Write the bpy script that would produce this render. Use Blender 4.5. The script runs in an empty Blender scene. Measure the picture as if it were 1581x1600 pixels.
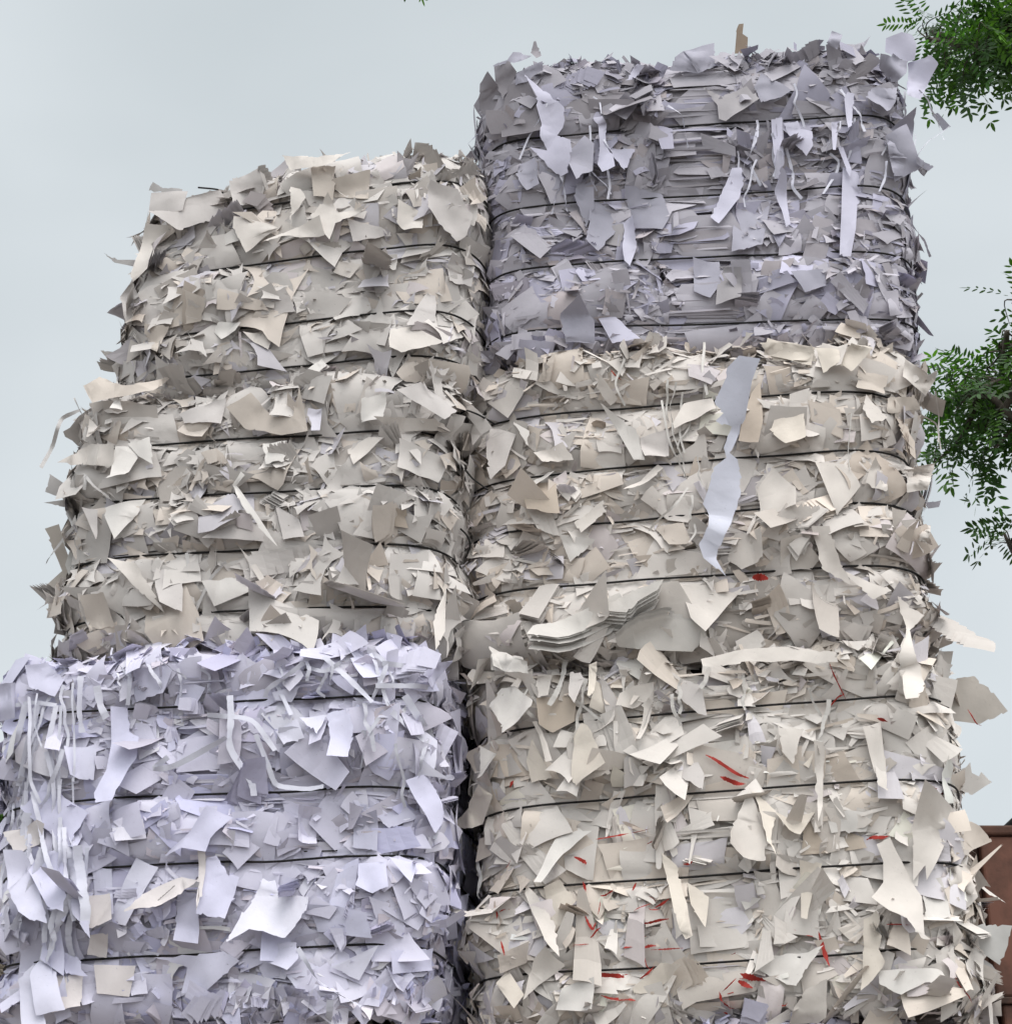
import bpy, bmesh, math, random
import numpy as np
from mathutils import Vector, Matrix

random.seed(7)
rng = np.random.default_rng(11)
C = bpy.context.scene.collection
SC = bpy.context.scene

# ------------------------------------------------------------------ camera
PITCH = math.radians(23.5)
FPX = 2790.0                       # focal length in pixels of the 1581 x 1600 photograph
CAM = np.array([0.0, 0.0, 1.5])
cam_d = bpy.data.cameras.new('camera')
cam = bpy.data.objects.new('camera', cam_d); C.objects.link(cam)
cam.location = CAM; cam.rotation_euler = (math.pi / 2 + PITCH, 0, 0)
cam_d.sensor_fit = 'VERTICAL'; cam_d.sensor_height = 24.0
cam_d.lens = FPX / 1600.0 * 24.0
cam_d.clip_start = 0.05; cam_d.clip_end = 2000
SC.camera = cam

# ------------------------------------------------------------------ sky and sun (overcast)
W = bpy.data.worlds.new("World"); SC.world = W; W.use_nodes = True
nt = W.node_tree; N = nt.nodes; L = nt.links
for n_ in list(N): N.remove(n_)
out = N.new('ShaderNodeOutputWorld'); bg = N.new('ShaderNodeBackground')
sky = N.new('ShaderNodeTexSky'); sky.sky_type = 'NISHITA'; sky.sun_disc = False
SUN_EL, SUN_AZ = math.radians(64), math.radians(-150)
sky.sun_elevation = SUN_EL; sky.sun_rotation = math.radians(160)
sky.air_density = 1.0; sky.dust_density = 3.0
tc = N.new('ShaderNodeTexCoord')
mp = N.new('ShaderNodeMapping'); mp.inputs['Scale'].default_value = (1.0, 1.0, 1.9)
cl = N.new('ShaderNodeTexNoise'); cl.inputs['Scale'].default_value = 1.7
cl.inputs['Detail'].default_value = 4.0; cl.inputs['Roughness'].default_value = 0.45
cl.inputs['Distortion'].default_value = 0.3
cr = N.new('ShaderNodeValToRGB')
cr.color_ramp.elements[0].position = 0.30; cr.color_ramp.elements[0].color = (4.4, 4.9, 5.12, 1)
cr.color_ramp.elements[1].position = 0.68; cr.color_ramp.elements[1].color = (6.35, 6.8, 7.05, 1)
mx = N.new('ShaderNodeMix'); mx.data_type = 'RGBA'; mx.inputs[0].default_value = 0.93
L.new(tc.outputs['Generated'], mp.inputs['Vector']); L.new(mp.outputs['Vector'], cl.inputs['Vector'])
L.new(cl.outputs['Fac'], cr.inputs['Fac'])
L.new(sky.outputs['Color'], mx.inputs['A']); L.new(cr.outputs['Color'], mx.inputs['B'])
# the cloud layer is brightest round the hidden sun, behind the camera
dp = N.new('ShaderNodeVectorMath'); dp.operation = 'DOT_PRODUCT'
dp.inputs[1].default_value = (.15, -.42, .895)
gl = N.new('ShaderNodeMapRange'); gl.interpolation_type = 'SMOOTHSTEP'
gl.inputs[1].default_value = .25; gl.inputs[2].default_value = 1.0; gl.inputs[3].default_value = 0.0; gl.inputs[4].default_value = 1.0
gm = N.new('ShaderNodeMix'); gm.data_type = 'RGBA'; gm.inputs['A'].default_value = (1, 1, 1, 1); gm.inputs['B'].default_value = (3.0, 2.83, 2.66, 1)
mm = N.new('ShaderNodeVectorMath'); mm.operation = 'MULTIPLY'
L.new(tc.outputs['Generated'], dp.inputs[0]); L.new(dp.outputs['Value'], gl.inputs[0]); L.new(gl.outputs[0], gm.inputs[0])
L.new(mx.outputs['Result'], mm.inputs[0]); L.new(gm.outputs['Result'], mm.inputs[1])
L.new(mm.outputs[0], bg.inputs['Color']); L.new(bg.outputs['Background'], out.inputs['Surface'])
bg.inputs['Strength'].default_value = 0.105

sun_d = bpy.data.lights.new('sun', 'SUN'); sun_d.energy = 1.1; sun_d.angle = math.radians(35)
sun_d.color = (1.0, 0.965, 0.93)
sun = bpy.data.objects.new('sun', sun_d); C.objects.link(sun)
sdir = Vector((math.cos(SUN_EL) * 0.35, -math.cos(SUN_EL) * 0.94, math.sin(SUN_EL)))  # towards the sun
sun.rotation_euler = sdir.to_track_quat('Z', 'Y').to_euler(); sun.location = (3, -6, 12)

SC.view_settings.view_transform = 'Standard'; SC.view_settings.look = 'None'
SC.view_settings.exposure = 0.20; SC.view_settings.gamma = 1.0
SC.view_settings.use_curve_mapping = False
SC.cycles.max_bounces = 5; SC.cycles.diffuse_bounces = 2; SC.cycles.transmission_bounces = 4

# ------------------------------------------------------------------ helpers
def ray(px, py):
    x = (px - 790.5) / FPX; y = (800.0 - py) / FPX
    s, c = math.sin(PITCH), math.cos(PITCH)
    return np.array([x, c - y * s, s + y * c])
def at(px, py, Y):
    d = ray(px, py); return CAM + d * ((Y - CAM[1]) / d[1])
def project(P):
    P = np.asarray(P, float) - CAM
    s, c = math.sin(PITCH), math.cos(PITCH)
    dep = P[..., 1] * c + P[..., 2] * s
    up = -P[..., 1] * s + P[..., 2] * c
    return 790.5 + FPX * P[..., 0] / dep, 800.0 - FPX * up / dep, dep
def unit(v):
    v = np.asarray(v, float); return v / (np.linalg.norm(v, axis=-1, keepdims=True) + 1e-12)
def tag(o, label=None, cat=None, group=None, kind=None):
    if label: o['label'] = label
    if cat: o['category'] = cat
    if group: o['group'] = group
    if kind: o['kind'] = kind
    return o
def empty(name, loc=(0, 0, 0)):
    o = bpy.data.objects.new(name, None); C.objects.link(o); o.location = loc
    o.empty_display_size = 0.2; return o
def mesh_obj(name, V, F, mat, parent=None, cols=None, smooth=False):
    """V (n,3) world coordinates, F list or (m,k) array of faces; made local to the parent."""
    V = np.asarray(V, float).reshape(-1, 3)
    org = np.array(parent.location) if parent is not None and parent.parent is None else np.zeros(3)
    if parent is not None and parent.parent is not None:
        org = np.array(parent.parent.location) + np.array(parent.location)
    me = bpy.data.meshes.new(name)
    V = V - org
    if isinstance(F, np.ndarray):
        k = F.shape[1]
        me.vertices.add(len(V)); me.vertices.foreach_set('co', V.astype(np.float32).ravel())
        me.loops.add(F.size); me.loops.foreach_set('vertex_index', F.astype(np.int32).ravel())
        me.polygons.add(len(F)); me.polygons.foreach_set('loop_start', (np.arange(len(F)) * k).astype(np.int32))
        me.update(calc_edges=True)
    else:
        me.from_pydata([tuple(v) for v in V], [], [tuple(int(i) for i in f) for f in F]); me.update()
    if cols is not None:
        a = me.color_attributes.new('tint', 'FLOAT_COLOR', 'POINT')
        cc = np.ones((len(V), 4), np.float32); cc[:, :3] = cols
        a.data.foreach_set('color', cc.ravel())
    me.polygons.foreach_set('use_smooth', np.full(len(me.polygons), smooth))
    me.materials.append(mat)
    o = bpy.data.objects.new(name, me); C.objects.link(o)
    if parent is not None: o.parent = parent
    return o
def box(V, F, x0, x1, y0, y1, z0, z1):
    b = len(V)
    V += [(x0, y0, z0), (x1, y0, z0), (x1, y1, z0), (x0, y1, z0), (x0, y0, z1), (x1, y0, z1), (x1, y1, z1), (x0, y1, z1)]
    F += [(b, b+3, b+2, b+1), (b+4, b+5, b+6, b+7), (b, b+1, b+5, b+4), (b+1, b+2, b+6, b+5), (b+2, b+3, b+7, b+6), (b+3, b, b+4, b+7)]
def bevel(o, w, seg=2):
    m = o.modifiers.new('bevel', 'BEVEL'); m.width = w; m.segments = seg; m.limit_method = 'ANGLE'; return o
def tube(P, R, sides=6, closed=False):
    """tube along points P with radii R; returns V, F array of quads"""
    P = np.asarray(P, float); n = len(P); R = np.broadcast_to(np.asarray(R, float), (n,))
    if closed: T = np.roll(P, -1, 0) - np.roll(P, 1, 0)
    else: T = np.gradient(P, axis=0)
    T = unit(T); ref = np.array([0, 0, 1.0])
    A = np.cross(T, ref); bad = np.linalg.norm(A, axis=1) < 0.1
    A[bad] = np.cross(T[bad], np.array([1.0, 0, 0])); A = unit(A); B = np.cross(T, A)
    th = np.linspace(0, 2 * np.pi, sides, endpoint=False)
    V = P[:, None] + R[:, None, None] * (A[:, None] * np.cos(th)[None, :, None] + B[:, None] * np.sin(th)[None, :, None])
    m = n if closed else n - 1
    i = np.arange(m)[:, None]; j = np.arange(sides)[None]
    i2 = (i + 1) % n; j2 = (j + 1) % sides
    F = np.stack([i * sides + j, i * sides + j2, i2 * sides + j2, i2 * sides + j], -1).reshape(-1, 4)
    return V.reshape(-1, 3), F
def join(parts):
    Vs, Fs, b = [], [], 0
    for V, F in parts:
        Vs.append(V); Fs.append(F + b); b += len(V)
    return np.concatenate(Vs), np.concatenate(Fs)

# ------------------------------------------------------------------ materials
def new_mat(name):
    m = bpy.data.materials.new(name); m.use_nodes = True
    nt = m.node_tree
    return m, nt.nodes, nt.links, nt.nodes['Principled BSDF']
def paper_mat():
    m, N, L, p = new_mat('paper')
    at_ = N.new('ShaderNodeAttribute'); at_.attribute_name = 'tint'
    tc = N.new('ShaderNodeTexCoord')
    n1 = N.new('ShaderNodeTexNoise'); n1.inputs['Scale'].default_value = 9; n1.inputs['Detail'].default_value = 6
    r1 = N.new('ShaderNodeMapRange'); r1.inputs[1].default_value = .3; r1.inputs[2].default_value = .75
    r1.inputs[3].default_value = 1.0; r1.inputs[4].default_value = .86
    n2 = N.new('ShaderNodeTexNoise'); n2.inputs['Scale'].default_value = 160; n2.inputs['Detail'].default_value = 3
    r2 = N.new('ShaderNodeMapRange'); r2.inputs[1].default_value = .66; r2.inputs[2].default_value = .78
    r2.inputs[3].default_value = 1.0; r2.inputs[4].default_value = .80
    mu = N.new('ShaderNodeMath'); mu.operation = 'MULTIPLY'
    vm = N.new('ShaderNodeVectorMath'); vm.operation = 'SCALE'
    for n in (n1, n2): L.new(tc.outputs['Object'], n.inputs['Vector'])
    L.new(n1.outputs['Fac'], r1.inputs[0]); L.new(n2.outputs['Fac'], r2.inputs[0])
    L.new(r1.outputs[0], mu.inputs[0]); L.new(r2.outputs[0], mu.inputs[1])
    L.new(at_.outputs['Color'], vm.inputs[0]); L.new(mu.outputs[0], vm.inputs['Scale'])
    L.new(vm.outputs[0], p.inputs['Base Color'])
    p.inputs['Roughness'].default_value = .62; p.inputs['Specular IOR Level'].default_value = .3
    b = N.new('ShaderNodeBump'); b.inputs['Strength'].default_value = .35; b.inputs['Distance'].default_value = .004
    n3 = N.new('ShaderNodeTexNoise'); n3.inputs['Scale'].default_value = 28; n3.inputs['Detail'].default_value = 3
    L.new(tc.outputs['Object'], n3.inputs['Vector']); L.new(n3.outputs['Fac'], b.inputs['Height'])
    L.new(b.outputs[0], p.inputs['Normal'])
    tr = N.new('ShaderNodeBsdfTranslucent'); L.new(vm.outputs[0], tr.inputs['Color'])
    ms = N.new('ShaderNodeMixShader'); ms.inputs[0].default_value = .06
    L.new(p.outputs[0], ms.inputs[1]); L.new(tr.outputs[0], ms.inputs[2])
    L.new(ms.outputs[0], N['Material Output'].inputs['Surface'])
    return m
def core_mat():
    """edges of pressed sheets: fine uneven layers with dark slits between them"""
    m, N, L, p = new_mat('pressed_paper')
    at_ = N.new('ShaderNodeAttribute'); at_.attribute_name = 'tint'
    tc = N.new('ShaderNodeTexCoord'); mp = N.new('ShaderNodeMapping'); mp.inputs['Scale'].default_value = (6, 6, 70)
    n1 = N.new('ShaderNodeTexNoise'); n1.inputs['Scale'].default_value = 1.2; n1.inputs['Detail'].default_value = 7
    n1.inputs['Distortion'].default_value = .8
    r = N.new('ShaderNodeMapRange'); r.inputs[1].default_value = .35; r.inputs[2].default_value = .6
    r.inputs[3].default_value = .45; r.inputs[4].default_value = 1.0
    vm = N.new('ShaderNodeVectorMath'); vm.operation = 'SCALE'
    L.new(tc.outputs['Object'], mp.inputs[0]); L.new(mp.outputs[0], n1.inputs['Vector'])
    L.new(n1.outputs['Fac'], r.inputs[0]); L.new(at_.outputs['Color'], vm.inputs[0]); L.new(r.outputs[0], vm.inputs['Scale'])
    L.new(vm.outputs[0], p.inputs['Base Color']); p.inputs['Roughness'].default_value = .8
    b = N.new('ShaderNodeBump'); b.inputs['Strength'].default_value = 1.0; b.inputs['Distance'].default_value = .02
    L.new(n1.outputs['Fac'], b.inputs['Height']); L.new(b.outputs[0], p.inputs['Normal'])
    return m
def noise_mat(name, c0, c1, scale=6, rough=.7, bump=.3, metal=0.0, dist=.01, lo=.35, hi=.65, spec=.4):
    m, N, L, p = new_mat(name)
    tc = N.new('ShaderNodeTexCoord'); n = N.new('ShaderNodeTexNoise')
    n.inputs['Scale'].default_value = scale; n.inputs['Detail'].default_value = 8; n.inputs['Roughness'].default_value = .62
    r = N.new('ShaderNodeValToRGB'); r.color_ramp.elements[0].color = (*c0, 1); r.color_ramp.elements[1].color = (*c1, 1)
    r.color_ramp.elements[0].position = lo; r.color_ramp.elements[1].position = hi
    L.new(tc.outputs['Object'], n.inputs['Vector']); L.new(n.outputs['Fac'], r.inputs[0])
    L.new(r.outputs[0], p.inputs['Base Color'])
    p.inputs['Roughness'].default_value = rough; p.inputs['Metallic'].default_value = metal
    p.inputs['Specular IOR Level'].default_value = spec
    b = N.new('ShaderNodeBump'); b.inputs['Strength'].default_value = bump; b.inputs['Distance'].default_value = dist
    L.new(n.outputs['Fac'], b.inputs['Height']); L.new(b.outputs[0], p.inputs['Normal'])
    return m
def leaf_mat():
    m, N, L, p = new_mat('leaf')
    at_ = N.new('ShaderNodeAttribute'); at_.attribute_name = 'tint'
    L.new(at_.outputs['Color'], p.inputs['Base Color']); p.inputs['Roughness'].default_value = .45
    tr = N.new('ShaderNodeBsdfTranslucent')
    vm = N.new('ShaderNodeVectorMath'); vm.operation = 'MULTIPLY'; vm.inputs[1].default_value = (1.3, 1.6, .5)
    L.new(at_.outputs['Color'], vm.inputs[0]); L.new(vm.outputs[0], tr.inputs['Color'])
    ms = N.new('ShaderNodeMixShader'); ms.inputs[0].default_value = .35
    L.new(p.outputs[0], ms.inputs[1]); L.new(tr.outputs[0], ms.inputs[2])
    L.new(ms.outputs[0], N['Material Output'].inputs['Surface'])
    return m
M_PAPER = paper_mat(); M_CORE = core_mat(); M_LEAF = leaf_mat()
M_WIRE = noise_mat('black_annealed_wire', (.012, .012, .014), (.03, .027, .026), 60, .55, .1, .6)
M_BARK = noise_mat('bark', (.035, .03, .025), (.12, .1, .08), 14, .9, .9)
M_GROUND = noise_mat('concrete_yard', (.10, .09, .08), (.20, .18, .16), 1.6, .9, .4)
M_RUST = noise_mat('rusty_paint', (.045, .022, .016), (.165, .072, .050), 5.5, .7, .5, .1, .006, .28, .55)
M_RUST2 = noise_mat('rusty_edge', (.03, .018, .014), (.10, .045, .03), 9, .75, .6, .1)
M_BLACK = noise_mat('black_rubber', (.008, .008, .008), (.02, .02, .02), 20, .6, .2)
# ------------------------------------------------------------------ scraps of paper (batches of bent sheets)
def rot_axis(A, ang):
    """(N,3),(N,) -> (N,3,3)"""
    A = unit(A); x, y, z = A.T; c, s = np.cos(ang), np.sin(ang); t = 1 - c
    return np.stack([np.stack([t*x*x + c, t*x*y - s*z, t*x*z + s*y], -1),
                     np.stack([t*x*y + s*z, t*y*y + c, t*y*z - s*x], -1),
                     np.stack([t*x*z - s*y, t*y*z + s*x, t*z*z + c], -1)], 1)
class Shapes:
    """N flat outlines as Coons patches: corners (N,4,2), bows (N,4), grid G; then bent"""
    def __init__(s, N, kind, size, asp, r):
        k = np.array([[-1, -1], [1, -1], [1, 1], [-1, 1]], float) * .5
        c = np.repeat(k[None], N, 0)
        c = c + r.normal(0, .07, c.shape)
        bow = r.normal(0, .03, (N, 4))
        if kind == 'shard':                      # long triangles with a cut tip
            tip = r.uniform(.02, .35, N); sh = r.uniform(-.5, .5, N)
            mid = (c[:, 2] + c[:, 3]) / 2 + np.stack([sh, 0 * sh], -1)
            c[:, 2] = mid + (c[:, 2] - mid) * tip[:, None] * [1, .3]; c[:, 3] = mid + (c[:, 3] - mid) * tip[:, None] * [1, .3]
            bow = r.normal(0, .05, (N, 4))
        elif kind == 'star':                     # offcuts between round cuts: hollow curved edges, cusped corners
            c = c + r.normal(0, .13, c.shape)
            bow = r.uniform(-.05, .36, (N, 4)) * np.where(r.random((N, 4)) < .8, 1, 0)
        elif kind == 'strip':
            c[:, :, 1] += r.normal(0, .03, (N, 4)); bow = r.normal(0, .02, (N, 4))
            c[:, :, 0] += r.normal(0, .1, (N, 4))
        elif kind == 'quad':
            c = c + r.normal(0, .12, c.shape)
        sc = np.stack([size, size * asp], -1)    # x across, y along
        s.c = c * sc[:, None]; s.bow = bow * size[:, None] * np.minimum(asp, 1.6)[:, None]; s.N = N; s.size = size; s.asp = asp; s.kind = kind; s.r = r
    def grid(s, G, H, jag=.0):
        u = np.linspace(0, 1, G + 1); v = np.linspace(0, 1, H + 1)
        c = s.c; r = s.r
        def edge(a, b, t, bow):
            d = b - a; n = np.stack([-d[..., 1], d[..., 0]], -1); n = n / (np.linalg.norm(n, axis=-1, keepdims=True) + 1e-9)
            e = a[:, None] * (1 - t)[None, :, None] + b[:, None] * t[None, :, None]
            e = e + n[:, None] * (bow[:, None] * (4 * t * (1 - t))[None])[..., None]
            if jag > 0: e = e + r.normal(0, 1, e.shape) * (jag * s.size)[:, None, None] * ((t > 0) & (t < 1))[None, :, None]
            return e
        B = edge(c[:, 0], c[:, 1], u, s.bow[:, 0]); T = edge(c[:, 3], c[:, 2], u, -s.bow[:, 2])
        Lf = edge(c[:, 0], c[:, 3], v, -s.bow[:, 3]); Rt = edge(c[:, 1], c[:, 2], v, s.bow[:, 1])
        U, V_ = np.meshgrid(u, v, indexing='ij'); U = U[None, ..., None]; V_ = V_[None, ..., None]
        P = (1 - V_) * B[:, :, None] + V_ * T[:, :, None] + (1 - U) * Lf[:, None] + U * Rt[:, None] \
            - ((1-U)*(1-V_)*c[:, 0][:, None, None] + U*(1-V_)*c[:, 1][:, None, None] + U*V_*c[:, 2][:, None, None] + (1-U)*V_*c[:, 3][:, None, None])
        return P.reshape(s.N, -1, 2)
def grid_faces(G, H):
    i, j = np.meshgrid(np.arange(G), np.arange(H), indexing='ij')
    a = i * (H + 1) + j
    return np.stack([a, a + H + 1, a + H + 2, a + 1], -1).reshape(-1, 4)
def bend(P, phi, kap, fold, twist):
    """P (N,V,2) -> (N,V,3)"""
    c, s = np.cos(phi)[:, None], np.sin(phi)[:, None]
    a = P[..., 0] * c + P[..., 1] * s; b = -P[..., 0] * s + P[..., 1] * c
    k = np.where(np.abs(kap) < 1e-3, 1e-3, kap)[:, None]
    x = np.sin(k * a) / k; z = (1 - np.cos(k * a)) / k
    f = fold[:, None]
    pos = b > 0
    b2 = np.where(pos, b * np.cos(f), b); z = z + np.where(pos, b * np.sin(f), 0)
    z = z + twist[:, None] * a * b
    return np.stack([x * c - b2 * s, x * s + b2 * c, z], -1)
def place(P3, R, T):
    return np.einsum('nij,nvj->nvi', R, P3) + T[:, None]

# ------------------------------------------------------------------ a bale's outer surface
class Bale:
    def __init__(s, name, cx, cy, z0, z1, a, b, n=4.0, yaw=0.0, wires=(.2, .4, .6, .8), rt=.10, rb=.07,
                 taper=0.0, lean=(0, 0), bulge=.035, seed=1, top_tilt=0.0, tint=(.7, .7, .7), slope=0.0, noise=.030):
        s.name = name; s.cx, s.cy, s.z0, s.z1, s.a, s.b, s.n = cx, cy, z0, z1, a, b, n
        s.yaw = math.radians(yaw); s.wires = wires; s.rt, s.rb = rt, rb; s.taper = taper; s.lean = lean
        s.bulge = bulge; s.seed = seed; s.tt = top_tilt; s.tint = np.array(tint); s.slope = slope
        r = np.random.default_rng(seed); s.r = r
        s.k = r.normal(0, 1, (9, 3)) * np.array([6, 6, 9]); s.ph = r.uniform(0, 6.28, 9); s.na = noise
        t = np.linspace(0, 2 * np.pi, 4001); x = np.sign(np.cos(t)) * np.abs(np.cos(t)) ** (2 / n) * a
        y = np.sign(np.sin(t)) * np.abs(np.sin(t)) ** (2 / n) * b
        d = np.concatenate([[0], np.cumsum(np.hypot(np.diff(x), np.diff(y)))]); s.per = d[-1]
        s.tu = t; s.ud = d / d[-1]
        # dense table of surface samples for look-ups
        U, Vv = np.meshgrid(np.linspace(0, 1, 420, endpoint=False), np.linspace(0.0, 1.0, 160), indexing='ij')
        s.tabu = U.ravel(); s.tabv = Vv.ravel()
        s.tabP, s.tabN = s.surf(s.tabu, s.tabv)
        px, py, dep = project(s.tabP); s.tabpx, s.tabpy = px, py
        s.tabf = np.einsum('ij,ij->i', s.tabN, unit(CAM - s.tabP))
    def raw(s, u, v):
        t = np.interp(u % 1.0, s.ud, s.tu); H = s.z1 - s.z0
        ct, st = np.cos(t), np.sin(t)
        x = np.sign(ct) * np.abs(ct) ** (2 / s.n); y = np.sign(st) * np.abs(st) ** (2 / s.n)
        z = v * H
        dt = np.clip(1 - (H - z) / s.rt, 0, 1); db = np.clip(1 - z / s.rb, 0, 1)
        inset = s.rt * (1 - np.sqrt(np.clip(1 - dt ** 2, 0, 1))) + s.rb * (1 - np.sqrt(np.clip(1 - db ** 2, 0, 1)))
        w = np.array([0.0 + .02] + list(s.wires) + [.98])
        lob = np.zeros_like(v)
        for i in range(len(w) - 1):
            q = np.clip((v - w[i]) / (w[i + 1] - w[i]), 0, 1); m = (v >= w[i]) & (v < w[i + 1])
            lob = np.where(m, np.sin(np.pi * q) ** .8, lob)
        am = .85 + .45 * np.sin(2 * np.pi * 3 * u + s.ph[0] + 9 * np.round(v * 4)) + .35 * np.sin(2 * np.pi * 7 * u + s.ph[1] + 5 * v)
        ins = inset - s.bulge * (lob * am - .7)
        k = 1 + s.taper * (v - .5)
        X = (s.a * k - ins) * x; Y = (s.b * k - ins) * y
        c, sn = math.cos(s.yaw), math.sin(s.yaw)
        P = np.stack([X * c - Y * sn + s.cx + s.lean[0] * (v - .5), X * sn + Y * c + s.cy + s.lean[1] * (v - .5),
                      s.z0 + z + v * s.tt * X / s.a + s.slope * X * (1 - v * 0)], -1)
        return P, np.stack([x * c - y * sn, x * sn + y * c, 0 * x], -1)
    def surf0(s, u, v, wig=1.0):
        P, rad = s.raw(u, v)
        ns = np.zeros(len(P))
        for i in range(9): ns = ns + np.sin(P @ s.k[i] * (.6 + .25 * i) + s.ph[i]) / (1 + .4 * i)
        gw = np.ones(len(P))
        for w in s.wires: gw = gw * (1 - .75 * np.exp(-((v - w) / .035) ** 2))
        edge = np.clip(np.minimum(v, 1 - v) / .05, .0, 1)
        P = P + unit(rad) * (ns * s.na * .55 * wig * gw)[:, None]
        P[:, 2] += ns * .012 * (v > .9)
        return P
    def surf(s, u, v, wig=1.0):
        e = 4e-3
        P = s.surf0(u, v, wig)
        du = s.surf0(u + e, v, wig) - s.surf0(u - e, v, wig)
        v1 = np.clip(v + e * 4, 0, 1); v0 = np.clip(v - e * 4, 0, 1)
        dv = s.surf0(u, v1, wig) - s.surf0(u, v0, wig)
        return P, unit(np.cross(du, dv))
    def find(s, px, py):
        d = (s.tabpx - px) ** 2 + (s.tabpy - py) ** 2 + np.where(s.tabf < .05, 4e4, 0)
        i = int(np.argmin(d)); return s.tabu[i], s.tabv[i], s.tabP[i], s.tabN[i]

def core(b, parent, tint):
    U = np.linspace(0, 1, 260, endpoint=False); Vv = np.linspace(0, 1, 110)
    UU, VV = np.meshgrid(U, Vv, indexing='ij')
    P, Nn = b.surf(UU.ravel(), VV.ravel())
    P = P - Nn * .036
    nU, nV = len(U), len(Vv)
    i = np.arange(nU)[:, None]; j = np.arange(nV - 1)[None]; i2 = (i + 1) % nU
    F = np.stack([i * nV + j, i2 * nV + j, i2 * nV + j + 1, i * nV + j + 1], -1).reshape(-1, 4)
    # caps as shrinking rings
    P = P.reshape(nU, nV, 3); parts = [(P.reshape(-1, 3), F)]
    for jj, flip in ((nV - 1, False), (0, True)):
        ring = P[:, jj]; c = ring.mean(0); K = 12
        R = np.stack([c + (ring - c) * (1 - k / K * .999) + np.array([0, 0, (.015 if not flip else -.0) * math.sin(k / K * 1.57)]) for k in range(K + 1)])
        ii = np.arange(nU)[None]; kk = np.arange(K)[:, None]
        Fc = np.stack([kk * nU + ii, kk * nU + (ii + 1) % nU, (kk + 1) * nU + (ii + 1) % nU, (kk + 1) * nU + ii], -1).reshape(-1, 4)
        if flip: Fc = Fc[:, ::-1]
        parts.append((R.reshape(-1, 3), Fc))
    V, F = join(parts)
    o = mesh_obj('pressed_paper', V, F, M_CORE, parent, np.tile(tint, (len(V), 1)), True)
    return o

def tints(b, n, r, mix=.0):
    """each sheet has its own paper colour: cool, neutral and cream stock"""
    t = np.tile(b.tint, (n, 1)) * r.normal(1, .07, (n, 1))
    warm = r.random(n) < b.warm; t[warm] *= np.array([1.03, .98, .925])
    cool = r.random(n) < b.cool; t[cool] *= np.array([.97, .985, 1.10])
    dull = r.random(n) < .10; t[dull] *= np.array([.80, .78, .76])
    wh = r.random(n) < .10; t[wh] *= 1.10
    return np.clip(t, .02, .9)

def sample_uv(b, n, r, vmin=0.0, vmax=1.0, patch=None, soft=False):
    """points on the bale: dense on the sides the photo shows, thinner at the back"""
    u = r.random(n * 4); v = r.uniform(vmin, vmax, n * 4)
    _, rad = b.raw(u, v)
    P, _ = b.raw(u, v)
    f = np.einsum('ij,ij->i', unit(rad), unit((CAM - P) * [1, 1, 0]))
    keep = r.random(n * 4) < np.where(f > -.25, 1.0, .22)
    u, v = u[keep], v[keep]
    if patch is not None:                         # messy patches and calm ones
        P = P[keep]; f = np.zeros(len(u))
        for i in range(4): f += np.sin(P @ (b.k[i + 3] * 1.6) + b.ph[i] + patch)
        o = f > np.quantile(f, .45); u, v = u[o], v[o]
    return u[:n], v[:n]

def frames(Nn, psi, r):
    up = np.array([0, 0, 1.0]); t1 = unit(np.cross(np.tile(up, (len(Nn), 1)), Nn) + 1e-6); t2 = np.cross(Nn, t1)
    c, s = np.cos(psi)[:, None], np.sin(psi)[:, None]
    X = c * t1 + s * t2; Y = -s * t1 + c * t2
    return np.stack([X, Y, Nn], -1), t1, t2

def batch(b, kind, n, r, size, asp, tilt, off, G=3, H=3, jag=0.0, kap=3.0, foldp=.25, vr=(0, 1), psi=None, hang=None, uv=None, tint=None, nmix=None, taxis=None, patch=None):
    u, v = uv if uv is not None else sample_uv(b, n, r, *vr, patch)
    n = len(u)
    if n == 0: return None
    size = np.minimum(r.lognormal(math.log(size), .35, n), size * 1.5) if np.isscalar(size) else size
    asp = r.uniform(asp[0], asp[1], n) if isinstance(asp, tuple) else asp
    P, Nn = b.surf(u, v)
    if nmix is not None: Nn = unit(Nn + nmix)
    psi = r.uniform(0, 2 * np.pi, n) if psi is None else psi
    R, t1, t2 = frames(Nn, psi, r)
    # near the wires sheets lie flat
    dw = np.min(np.abs(v[:, None] - np.array(b.wires)[None]), 1) * (b.z1 - b.z0)
    flat = np.clip((dw - .006) / .05, .08, 1)
    tl = np.abs(r.normal(0, 1, n)) * math.radians(tilt) * flat if np.isscalar(tilt) else tilt
    if hang is not None:                          # sheets that droop: lower edge swings away from the bale
        ax = t1 * -1 + r.normal(0, .35, (n, 3)); tl = np.abs(tl) * hang
    elif taxis is not None: ax = taxis(t1, t2, n)
    else:
        be = r.uniform(0, 2 * np.pi, n); ax = t1 * np.cos(be)[:, None] + t2 * np.sin(be)[:, None]
    R = np.einsum('nij,njk->nik', rot_axis(ax, tl), R)
    S = Shapes(n, kind, size, asp, r)
    g = S.grid(G, H, jag)
    kp = r.normal(0, kap, n) / np.maximum(size / .08, .6)
    fo = np.where(r.random(n) < foldp, r.normal(0, .7, n), 0)
    p3 = bend(g, r.uniform(0, 3.14, n), kp, fo, r.normal(0, 1.2, n))
    o = (off[0] + (off[1] - off[0]) * r.random(n)) * flat + size * np.minimum(asp, 2) * .22 * np.sin(tl)
    V = place(p3, R, P + Nn * o[:, None])
    T = tints(b, n, r) if tint is None else np.tile(tint, (n, 1)) * r.normal(1, .05, (n, 1))
    return V, grid_faces(G, H), T

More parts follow.
